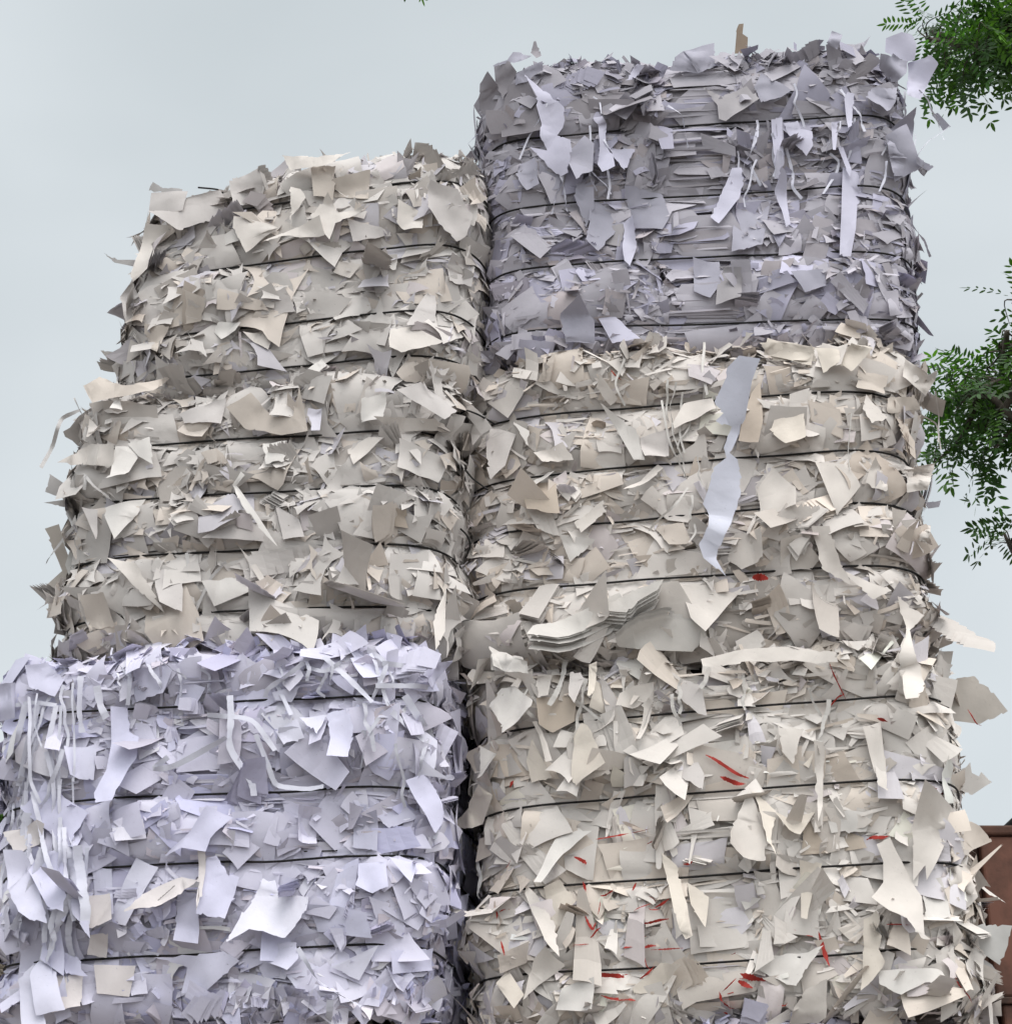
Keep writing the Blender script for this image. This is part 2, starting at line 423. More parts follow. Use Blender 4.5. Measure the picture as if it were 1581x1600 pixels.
def inpoly(px, py, poly):
    x, y = poly[:, 0], poly[:, 1]; x2, y2 = np.roll(x, -1), np.roll(y, -1); ins = np.zeros(len(px), bool)
    for i in range(len(x)):
        if y[i] == y2[i]: continue
        ins ^= ((y[i] > py) != (y2[i] > py)) & (px < (x2[i] - x[i]) * (py - y[i]) / (y2[i] - y[i]) + x[i])
    return ins
def avoid(b, u, v, r, p=.9, pw=.95):
    """keep messy scraps off the large loose sheets and off the taut wires"""
    P, Nn = b.surf(u, v); px, py, _ = project(P + Nn * .02); bad = np.zeros(len(u), bool)
    for q in getattr(b, 'polys', []):
        lo, hi = q.min(0), q.max(0); m = np.where((px > lo[0]) & (px < hi[0]) & (py > lo[1]) & (py < hi[1]))[0]
        if len(m): bad[m] |= inpoly(px[m], py[m], q)
    dw = np.min(np.abs(v[:, None] - np.array(b.wires)[None]), 1) * (b.z1 - b.z0)
    k = ~(bad & (r.random(len(u)) < p)) & ~((dw < .028 * getattr(b, 'sz', 1.0)) & (r.random(len(u)) < pw))
    return u[k], v[k]

def plates(b, kind, n, r, size, asp, off, G=4, tiltm=.06, jag=.005, kap=.5, vr=(0, 1), psi=None, uv=None, loose=0.0, _=None):
    """sheets pressed against the bale: they follow its surface and lift slightly at one side"""
    u, v = uv if uv is not None else sample_uv(b, n, r, *vr); n = len(u)
    if n == 0: return None
    size = np.minimum(r.lognormal(math.log(size), .38, n), size * 1.5); asp = r.uniform(asp[0], asp[1], n)
    size = size / np.sqrt(asp)
    S = Shapes(n, kind, size, asp, r); g = S.grid(G, G, jag)
    psi = r.uniform(0, 6.283, n) if psi is None else psi; c, s = np.cos(psi)[:, None], np.sin(psi)[:, None]
    x = g[..., 0] * c - g[..., 1] * s; y = g[..., 0] * s + g[..., 1] * c
    H = b.z1 - b.z0
    uu = u[:, None] + x / b.per; vv = np.clip(v[:, None] + y / H, 0.0, 1.0)
    P, Nn = b.surf(uu.ravel(), vv.ravel(), .6); P = P.reshape(n, -1, 3); Nn = Nn.reshape(n, -1, 3)
    P0, N0 = b.surf(u, v); N0 = np.repeat(N0[:, None], P.shape[1], 1)
    tx, ty = r.normal(0, tiltm, (2, n, 1)); ph = r.uniform(0, 3.14, (n, 1))
    z = off[0] + (off[1] - off[0]) * r.random((n, 1)) + np.maximum(tx * x + ty * y, -.012) + .5 * r.normal(0, kap, (n, 1)) * (x * np.cos(ph) + y * np.sin(ph)) ** 2 / .05
    dwv = np.min(np.abs(vv[..., None] - np.array(b.wires)), -1) * H
    z = np.clip(z, -.034, .034) * np.clip(dwv / .035, .25, 1)
    if loose > 0:                                 # let part of the sheet keep its own flat plane
        t1 = unit(np.cross(np.array([0, 0, 1.0]), N0[:, 0])); t2 = np.cross(N0[:, 0], t1)
        Q = P0[:, None] + x[..., None] * t1[:, None] + y[..., None] * t2[:, None]
        lo_ = loose * np.clip(r.normal(.7, .4, (n, 1, 1)), 0, 1.2); P = P * (1 - lo_) + Q * lo_
    V = P + Nn * z[..., None]
    return V, grid_faces(G, G), tints(b, n, r)

def bundle(b, nb, r, layers=(6, 18), size=.07, asp=(.6, 2.5), edge_on=.5, vr=(0, 1), uv=None, kind='quad', gap=.0022, patch=None):
    """stacks of equal sheets, fanned, seen flat or on edge"""
    u, v = uv if uv is not None else sample_uv(b, nb, r, *vr, patch); nb = len(u)
    if nb == 0: return None
    P, Nn = b.surf(u, v)
    psi = r.uniform(0, 2 * np.pi, nb); size_ = np.minimum(r.lognormal(math.log(size), .3, nb), size * 1.4); asp_ = r.uniform(*asp, nb)
    R, t1, t2 = frames(Nn, psi, r)
    eo = r.random(nb) < edge_on
    tl = np.where(eo, r.normal(1.25, .25, nb), np.abs(r.normal(0, .3, nb)))
    be = np.where(r.random(nb) < .6, r.normal(0, .3, nb), r.uniform(0, 6.28, nb))
    ax = t1 * np.cos(be)[:, None] + t2 * np.sin(be)[:, None]
    R = np.einsum('nij,njk->nik', rot_axis(ax, tl), R)
    K = r.integers(layers[0], layers[1], nb); idx = np.repeat(np.arange(nb), K)
    k = np.concatenate([np.arange(q) for q in K]).astype(float); n = len(idx)
    S = Shapes(nb, kind, size_, asp_, r); g = S.grid(3, 3, 0.0)[idx]
    g = g * r.normal(1, .03, (n, 1, 1))
    fan = (r.normal(0, .035, nb)[idx] * k + r.normal(0, .03, n))
    kp = (np.clip(r.normal(0, 2.5, nb), -5, 5)[idx]) * (1 + .03 * k); ph = r.uniform(0, 3.14, nb)[idx]
    p3 = bend(g, ph, kp, np.zeros(n), np.zeros(n))
    c, s = np.cos(fan)[:, None], np.sin(fan)[:, None]
    p3 = np.stack([p3[..., 0] * c - p3[..., 1] * s, p3[..., 0] * s + p3[..., 1] * c, p3[..., 2] + (k * gap)[:, None] * (1 + r.normal(0, .2, (n, 1)))], -1)
    p3[..., :2] += (r.normal(0, .004, (nb, 2))[idx] * k[:, None] + r.normal(0, .002, (n, 2)))[:, None]
    off = np.where(eo, size_ * .12, 0) + r.uniform(-.01, .01, nb)
    T0 = P + Nn * off[:, None]
    V = place(p3, R[idx], T0[idx])
    base = tints(b, nb, r)[idx] * r.normal(1, .03, (n, 1))
    return V, grid_faces(3, 3), base

def emit_stuff(name, batches, parent, smooth=False):
    Vs, Fs, Cs, o = [], [], [], 0
    batches = [q if q is not None else (np.zeros((0, 4, 3)), np.array([[0, 1, 2, 3]]), np.zeros((0, 3))) for q in batches]
    for V, F, T in batches:
        n, k, _ = V.shape
        Vs.append(V.reshape(-1, 3)); Cs.append(np.repeat(T, k, 0))
        Fs.append((F[None] + (np.arange(n) * k)[:, None, None]).reshape(-1, 4) + o); o += n * k
    ob = mesh_obj(name, np.concatenate(Vs), np.concatenate(Fs), M_PAPER, parent, np.concatenate(Cs), smooth)
    fl = np.concatenate([np.full(len(V) * len(F), i < 6) for i, (V, F, T) in enumerate(batches)]); ob.data.polygons.foreach_set('use_smooth', fl)
    ob['kind'] = 'stuff'
    return ob
def emit_sheets(V, F, T, parent, smooth=True, name='paper_sheet'):
    for i in range(len(V)):
        mesh_obj(name, V[i], F, M_PAPER, parent, np.tile(T[i], (V.shape[1], 1)), smooth)

def wire(b, w, parent, r, rad=.0034, wob=.003, off=.007):
    u = np.linspace(0, 1, 400, endpoint=False)
    ph = r.uniform(0, 6.28, 4); dv = sum(np.sin(u * 6.28 * (3 + 4 * i) + ph[i]) / (1 + i) for i in range(4)) * wob
    v = np.full_like(u, w) + dv
    P, Nn = b.surf(u, v, .55)
    P = P + Nn * off
    k = np.ones(5) / 5                            # taut wire cuts corners
    for ax in range(3):
        q = np.concatenate([P[-6:, ax], P[:, ax], P[:6, ax]]); P[:, ax] = np.convolve(q, k, 'same')[6:-6]
    V, F = tube(P, rad, 6, True)
    return mesh_obj('baling_wire', V, F, M_WIRE, parent, None, True)
def loose_wire(parent, pts, rad=.003):
    """a bent wire end through photo points [(px,py,Y)...]"""
    P = np.array([at(*p) for p in pts]); t = np.arange(len(P)); tt = np.linspace(0, len(P) - 1, len(P) * 8)
    Q = np.stack([np.interp(tt, t, P[:, i]) for i in range(3)], -1)
    for _ in range(10): Q[1:-1] = (Q[:-2] + 2 * Q[1:-1] + Q[2:]) / 4
    V, F = tube(Q, rad, 6); return mesh_obj('wire_end', V, F, M_WIRE, parent, None, True)

# traced sheets: outlines in photo pixels, laid on the bale's own surface, bent, with their own tilt
def sheet(b, parent, poly, off=.02, face=.35, tilt=0.0, yawt=0.0, tint=None, kap=None, label=None, thick=1, r=None, name='paper_sheet', lay=0, Yfix=None, crump=.004, fold=None, smooth=True, fan=(0, 0)):
    r = r or b.r; poly = np.array(poly, float); c = poly.mean(0)
    u, v, P, Nn = b.find(*c)
    if Yfix is not None: P = at(c[0], c[1], Yfix)
    toc = unit(CAM - P); nn = unit(Nn * (1 - face) + toc * face)
    t1 = unit(np.cross([0, 0, 1.0], nn)); R = rot_axis(np.array([t1]), np.array([-tilt]))[0]; nn = R @ nn
    nn = rot_axis(np.array([[0, 0, 1.0]]), np.array([yawt]))[0] @ nn
    q_ = float(nn @ toc)
    if q_ < .72: nn = unit(nn + toc * (.72 - q_) * 1.8)      # never edge-on to the traced outline
    t1 = unit(np.cross([0, 0, 1.0], nn)); t2 = np.cross(nn, t1)
    O = P + unit(Nn) * off
    if Yfix is not None: O = P
    Q = []
    for x, y in poly:
        d = ray(x, y); tt = np.dot(O - CAM, nn) / np.dot(d, nn); Q.append(CAM + d * tt)
    Q = np.array(Q); loc = np.stack([(Q - O) @ t1, (Q - O) @ t2], -1)
    b.polys = getattr(b, 'polys', []) + [poly]
    # torn edges: most outline edges get small irregular steps, a few stay cut clean
    lo2 = []
    for i_ in range(len(loc)):
        p_, q_ = loc[i_], loc[(i_ + 1) % len(loc)]; L_ = np.linalg.norm(q_ - p_); lo2.append(p_)
        if L_ > .03 and r.random() < .55:
            m_ = int(min(7, L_ / .012)); nrm = np.array([-(q_ - p_)[1], (q_ - p_)[0]]) / L_
            for s_ in np.sort(r.random(m_)) * .9 + .05: lo2.append(p_ + (q_ - p_) * s_ + nrm * r.normal(0, .0022))
    loc = np.array(lo2)
    bm = bmesh.new(); vs = [bm.verts.new((x, y, 0)) for x, y in loc]
    try: f = bm.faces.new(vs)
    except ValueError: bm.free(); return
    bmesh.ops.triangulate(bm, faces=bm.faces[:], ngon_method='BEAUTY')
    ext = np.ptp(loc, 0).max()
    for _ in range(3):
        es = [e for e in bm.edges if e.calc_length() > max(ext / 7, .012)]
        if es: bmesh.ops.subdivide_edges(bm, edges=es, cuts=1)
        bmesh.ops.triangulate(bm, faces=[f for f in bm.faces if len(f.verts) > 3])
    bm.verts.ensure_lookup_table(); vv = np.array([v.co[:] for v in bm.verts]); ff = [tuple(v.index for v in f.verts) for f in bm.faces]
    bm.verts.index_update(); ff = [tuple(v.index for v in f.verts) for f in bm.faces]; bm.free()
    ph = r.uniform(0, 3.14) if fold is None else fold[0]
    k = r.normal(0, 2.4) if kap is None else kap
    a = vv[:, 0] * math.cos(ph) + vv[:, 1] * math.sin(ph)
    q = r.uniform(0, 6, 4)
    z = .5 * k * a * a + crump * (np.sin(vv[:, 0] * 45 + q[0]) * np.sin(vv[:, 1] * 38 + q[1]) + .4 * np.sin(vv[:, 0] * 90 + q[2]))
    cd = np.array([math.cos(q[3]), math.sin(q[3])]); ac = vv[:, :2] @ cd       # one dog-eared or curling end
    if fold is None and Yfix is None and r.random() < .6: z = z + np.maximum(ac - ac.max() * .35, 0) * r.uniform(.2, 1.3)
    if fold is not None: z = z + np.maximum(a - fold[1], 0) * fold[2]
    T = np.array(tint) if tint is not None else tints(b, 1, r)[0]
    # keep the sheet just outside the bale wherever the bale lies behind it
    W0 = O + vv[:, :1] * t1 + vv[:, 1:2] * t2 + z[:, None] * nn
    dd = W0 - CAM; tl_ = np.linalg.norm(dd, axis=1); dd = dd / tl_[:, None]
    wx, wy, _ = project(W0); fr = b.tabf > .03
    tp, tx_, ty_, tn_ = b.tabP[fr], b.tabpx[fr], b.tabpy[fr], b.tabf[fr]
    d2 = (wx[:, None] - tx_[None]) ** 2 + (wy[:, None] - ty_[None]) ** 2; ix = np.argpartition(d2, 4, axis=1)[:, :4]
    near = np.take_along_axis(d2, ix, 1).min(1) < 30 ** 2
    ts = np.linalg.norm(tp[ix] - CAM, axis=2).mean(1); ct = np.clip(tn_[ix].mean(1), .35, 1)
    hi_ = ts - off / ct
    if Yfix is None and near.any():
        sh = np.percentile((tl_ - hi_)[near], 75); tl_ = tl_ - max(min(sh, .06), -.02)
    lo_ = hi_ - (.07 + .02 * ext / .1)
    tn2 = np.where(near, np.clip(tl_, lo_, hi_), tl_) if Yfix is None else tl_
    for _ in range(4):                            # ease the correction so no kinks appear
        cor = tn2 - tl_; acc = np.zeros(len(vv)); cnt = np.zeros(len(vv))
        for f in ff:
            mfc = cor[list(f)].mean()
            for i_ in f: acc[i_] += mfc; cnt[i_] += 1
        tn2 = tl_ + np.minimum(np.where(cnt > 0, acc / np.maximum(cnt, 1), cor), cor + .012)
    W0 = CAM + dd * tn2[:, None]
    for l in range(max(1, lay + 1)):
        j = r.normal(0, .0012, 2) * l + np.array(fan) * l
        W_ = W0 + j[0] * t1 + j[1] * t2 - l * .004 * nn
        o = mesh_obj(name, W_, ff, M_PAPER, parent, np.tile(T * (1 - .02 * l), (len(vv), 1)), smooth)
        if label and l == 0: o['label'] = label
    b.count = getattr(b, 'count', 0) + lay + 1
    return O, nn
# ------------------------------------------------------------------ the setting
gV = [(-300, -300, 0), (300, -300, 0), (300, 300, 0), (-300, 300, 0)]
g = mesh_obj('ground', np.array(gV, float), [(0, 1, 2, 3)], M_GROUND); g['kind'] = 'structure'

# ------------------------------------------------------------------ the bales
LAV_D = (.435, .415, .47); LAV = (.725, .705, .86); GREIGE = (.65, .612, .595); WARM = (.71, .66, .63); OFF = (.79, .74, .705)
B = {}
def mk(key, **k):
    warm = k.pop('warm', .2); cool = k.pop('cool', .1)
    b = Bale(key, **k); b.warm, b.cool = warm, cool; B[key] = b; return b
mk('R1', slope=.006, cx=.665, cy=5.62, z0=4.25, z1=5.42, a=.705, b=.60, n=9.0, yaw=-3, wires=(.07, .28, .49, .725), rt=.08, rb=.05, bulge=.010, seed=21, tint=LAV_D, warm=.08, cool=.25, taper=.0, top_tilt=.035)
mk('R2', slope=.018, cx=.635, cy=5.60, z0=3.22, z1=4.25, a=.715, b=.60, n=6.0, yaw=-9, wires=(.235, .43, .60, .80), rt=.07, rb=.10, bulge=.018, seed=22, tint=WARM, warm=.3, cool=.12)
mk('R3', slope=.03, cx=.70, cy=5.62, z0=2.17, z1=3.22, a=.70, b=.62, n=8.0, yaw=-11, wires=(.145, .375, .60, .83), rt=.08, rb=.06, bulge=.013, seed=23, tint=OFF, warm=.25, cool=.12)
mk('L1', slope=.01, cx=-.60, cy=5.60, z0=4.11, z1=4.965, a=.60, b=.58, n=6.5, yaw=-10, wires=(.08, .27, .55, .82), rt=.12, rb=.06, bulge=.015, seed=24, tint=GREIGE, warm=.15, cool=.2, lean=(.05, 0), top_tilt=.05)
mk('L2', cx=-.70, cy=5.60, z0=3.24, z1=4.11, a=.61, b=.59, n=7.0, yaw=-8, wires=(.127, .355, .575, .79), rt=.08, rb=.06, bulge=.015, seed=25, tint=GREIGE, warm=.2, cool=.1)
mk('L3', slope=.02, taper=.09, lean=(-.05, 0), cx=-.775, cy=5.55, z0=2.17, z1=3.24, a=.645, b=.58, n=7.0, yaw=-8, wires=(.165, .395, .575, .82), rt=.09, rb=.06, bulge=.015, seed=26, tint=LAV, warm=.07, cool=.2)
mk('R4', cx=.62, cy=5.62, z0=1.10, z1=2.17, a=.68, b=.58, n=4.4, yaw=-9, wires=(.15, .38, .6, .83), bulge=.013, seed=27, tint=LAV, warm=.3, cool=.2)
mk('L4', cx=-.75, cy=5.62, z0=1.10, z1=2.17, a=.66, b=.58, n=4.4, yaw=-8, wires=(.15, .38, .6, .83), bulge=.013, seed=28, tint=GREIGE, warm=.3, cool=.1)
mk('R5', cx=.64, cy=5.62, z0=0.0, z1=1.10, a=.69, b=.59, n=4.4, yaw=-10, wires=(.15, .38, .6, .83), bulge=.013, seed=29, tint=OFF)
mk('L5', cx=-.76, cy=5.62, z0=0.0, z1=1.10, a=.67, b=.59, n=4.4, yaw=-6, wires=(.15, .38, .6, .83), bulge=.013, seed=30, tint=OFF)
# the row behind, glimpsed through the gap, and the shorter stack at the left edge
mk('K3', cx=-.05, cy=6.85, z0=2.20, z1=3.75, a=.70, b=.56, n=4.4, yaw=4, bulge=.013, seed=31, tint=LAV_D)
mk('K4', cx=-.02, cy=7.0, z0=1.10, z1=2.20, a=.66, b=.56, n=4.4, yaw=-3, bulge=.013, seed=32, tint=OFF)
mk('K5', cx=-.05, cy=7.0, z0=0.0, z1=1.10, a=.67, b=.56, n=4.4, yaw=2, bulge=.013, seed=33, tint=OFF)
mk('S4', cx=-2.13, cy=5.85, z0=1.30, z1=2.42, a=.60, b=.56, n=4.2, yaw=-5, bulge=.013, seed=34, tint=(.66, .60, .50), warm=.5)
mk('S5', cx=-2.13, cy=5.85, z0=0.0, z1=1.30, a=.62, b=.56, n=4.2, yaw=2, bulge=.013, seed=35, tint=OFF)

LAB = {
 'R1': 'dull lavender-grey waste paper bale of cut strips, highest of the right-hand stack',
 'R2': 'warm beige paper bale with a long lavender sheet hanging down its front',
 'R3': 'off-white waste paper bale of pointed shards with thin red-edged scraps, beside the rust-brown container',
 'L1': 'greige waste paper bale with a sloping rounded top, highest of the left-hand stack',
 'L2': 'greige paper bale of curved star-like offcuts, directly above the pale lavender bale',
 'L3': 'bright pale lavender paper bale, long white sheets cascading off its left corner',
 'R4': 'bale whose ragged top edge shows right under the red-flecked off-white bale',
 'L4': 'bale whose ragged top edge shows right under the bright lavender bale',
 'R5': 'off-white paper bale on the ground at the foot of the right-hand stack',
 'L5': 'off-white paper bale on the ground at the foot of the left-hand stack',
 'K3': 'shadowed paper bale glimpsed in the dark gap between the two stacks',
 'K4': 'shadowed paper bale in the middle of the stack behind the dark gap',
 'K5': 'paper bale on the ground at the foot of the stack behind the gap',
 'S4': 'yellowish beige paper bale at the lower left edge, left of the lavender bale',
 'S5': 'paper bale on the ground under the yellowish bale at the left edge'}
ROOT = {}
for k, b in B.items():
    e = empty('paper_bale', (b.cx, b.cy, b.z0)); tag(e, LAB[k], 'paper bale', 'baled waste paper in stacks'); ROOT[k] = e
    r = b.r
    core(b, e, b.tint * .8)
    for w in b.wires: wire(b, w, e, r, off=.020)
    if k in ('L1', 'L2', 'R2', 'L3'):
        wire(b, b.wires[1] + .02, e, r, .0018, .006, .004)

# recipes -----------------------------------------------------------
def fill(k, dens=1.0, style='mix', sheets=60, sz=1.0, sl=1.0):
    b, e, r = B[k], ROOT[k], B[k].r; b.sz = sz
    n = lambda x: max(2, int(x * dens))
    S = []
    kinds = {'strips': ('strip', 'quad', 'quad'), 'stars': ('star', 'star', 'quad'), 'shards': ('shard', 'shard', 'quad'), 'mix': ('quad', 'shard', 'quad')}[style]
    asp = {'strips': (.8, 3.5), 'stars': (.7, 2.2), 'shards': (1.2, 4.0), 'mix': (.7, 2.5)}[style]
    # 1 pressed flat plates, many of them lying lengthwise along the bale
    flatw = lambda m: np.where(r.random(m) < .55, r.normal(1.57, .3, m), r.uniform(0, 6.28, m))
    S.append(plates(b, 'quad', 0, r, .15, (.8, 1.8), (-.026, .002), 6, .02, kap=.1, uv=sample_uv(b, n(420), r, .04, .93)))
    u1 = sample_uv(b, n(900 / sz), r, .02, .96); S.append(plates(b, kinds[0], 0, r, .095 * sz, asp, (-.018, .010), 5, .08, .010, kap=.2, loose=.6, uv=u1, psi=flatw(len(u1[0]))))
    u1 = sample_uv(b, n(1300 / sz), r, .01, .98); S.append(plates(b, kinds[2], 0, r, .058 * sz, asp, (-.010, .015), 4, .16, .012, kap=.35, loose=.8, uv=u1, psi=flatw(len(u1[0]))))
    S.append(plates(b, kinds[1], n(2600 / sz ** 1.5), r, .030 * sz, asp, (-.004, .020), 3, .28, kap=.5, loose=.9))
    # calm patches: broad sheets lying flush
    S.append(plates(b, 'quad', 0, r, .115, (.6, 1.8), (.014, .020), 5, .06, .008, kap=.15, loose=.5, uv=sample_uv(b, n(170), r, .06, .92, 3.1416)))
    # edges of pressed sheets: long thin slivers along the layers
    for q_, (s_, pa) in enumerate(((.026, None), (.020, 2.0))):
        u1 = sample_uv(b, n(900 * sl), r, .0, 1.0, pa, True); m = len(u1[0])
        S.append(plates(b, 'strip', 0, r, s_, (7, 22), (.008, .020), 5, .25, .02, kap=.2, uv=u1, psi=r.normal(1.57, .16, m)))
    # 2 fanned bundles, on edge and flat
    S.append(bundle(b, n(60), r, (6, 18), .044, (1.0, 2.6), .35, vr=(.03, .88), patch=0.0))
    S.append(bundle(b, n(80), r, (4, 10), .042, (.8, 3.0), .2, kind=kinds[0], vr=(.03, .9), patch=1.0))
    # 3 smaller lifted sheets, mostly in messy patches
    S.append(batch(b, kinds[0], n(160), r, .046 * sz, asp, 15, (.002, .020), 3, 3, .01, 3.5, .3, patch=0.0))
    S.append(batch(b, kinds[1], n(240), r, .034 * sz, asp, 22, (.002, .022), 3, 3, .012, 5, .3, patch=0.0))
    S.append(batch(b, kinds[2], n(380 * sl), r, .021 * sz, (.8, 2.6), 26, (.004, .022), 3, 3, .02, 6, .3, patch=0.0))
    # 4 splinters and narrow cuttings
    S.append(batch(b, 'strip', n(700 * sl), r, .007, (4, 14), 14, (.006, .026), 2, 5, .03, 6, .2, patch=0.0))
    # 5 drooping sheets that shingle the face
    m = n(80); u1 = sample_uv(b, m, r, soft=True)
    S.append(batch(b, kinds[0], m, r, .045 * sz, asp, 20, (.010, .028), 4, 4, .008, 3, .25, psi=r.normal(0, .5, len(u1[0])), hang=1.0, uv=u1))
    # 6 rough rims at the top and bottom
    for vr, m in (((.94, 1.0), 1.0), ((.0, .05), .7)):
        S.append(batch(b, kinds[0], n(260 * m), r, .030 * sz, asp, 34, (.0, .016), 3, 3, .01, 5, .3, vr=vr))
        S.append(batch(b, 'strip', n(320 * m), r, .008, (2.5, 9), 45, (.0, .018), 2, 4, .03, 8, .2, vr=vr))
        S.append(bundle(b, n(60 * m), r, (5, 14), .032, (.8, 2.2), .5, vr=vr))
    if k == 'R1':                                 # most sheets in the lower half of this bale get a paler tint
        S = [q for q in S if q is not None]
        for V_, F_, T_ in S: T_ *= 1 + (.32 * ((V_[:, :, 2].mean(1) < b.z0 + .50 * (b.z1 - b.z0)) & (r.random(len(T_)) < .6)))[:, None]
    emit_stuff('paper_scraps', S, e)
    # 7 the larger loose sheets, each a part of its own
    left = max(0, min(sheets, 98 - getattr(b, 'count', 0)))
    if left > 3:
        u = r.random(left * 6); v = r.uniform(.04, .97, left * 6); P, Nn = b.surf(u, v)
        f = np.einsum('ij,ij->i', Nn, unit(CAM - P)); ok = np.where(f > -.1)[0][:left]
        u, v = u[ok], v[ok]; u, v = avoid(b, u, v, r, 1.0, 1.0); m = len(u); h = m // 2
        if m < 4: return
        V, F, T = batch(b, kinds[0], h, r, .052 * sz, (1.0, 2.4), 12, (.012, .024), 5, 5, .008, 2.2, .25, uv=(u[:h], v[:h]), psi=r.normal(0, .6, h), hang=1.0)
        emit_sheets(V, F, T, e, True)
        V, F, T = batch(b, kinds[1], m - h, r, .046 * sz, (.9, 2.2), 15, (.010, .022), 5, 5, .008, 2.5, .3, uv=(u[h:], v[h:]))
        emit_sheets(V, F, T, e, True)
# ------------------------------------------------------------------ sheets traced one by one from the photograph
VIEW = {'A': (700, 0, 1.7945), 'B': (100, 200, 2.2586), 'Q': (50, 560, 2.108), 'D': (680, 480, 1.7547), 'E': (0, 950, 1.97625),
        'F': (680, 900, 1.7547), 'G': (0, 1200, 4.0), 'H': (1400, 1200, 4.0), 'I': (740, 60, 4.3917), 'J': (1100, 60, 4.3917),
        'K': (740, 1020, 4.3917), 'M': (1180, 1180, 3.8105), 'P': (0, 0, 1.0)}
def pts(view, s):
    ox, oy, k = VIEW[view]; a = np.array([float(t) for t in s.replace(',', ' ').split()]).reshape(-1, 2)
    return a / k + np.array([ox, oy])
TN = {'w': (.72, .71, .70), 'l': (.74, .74, .85), 'c': (.735, .69, .63), 'g': (.60, .58, .58), 'v': (.60, .60, .68), 'o': (.715, .685, .66),
      'b': (.54, .475, .41), 'n': (.36, .28, .22), 'd': (.44, .42, .44), 'y': (.62, .57, .525)}
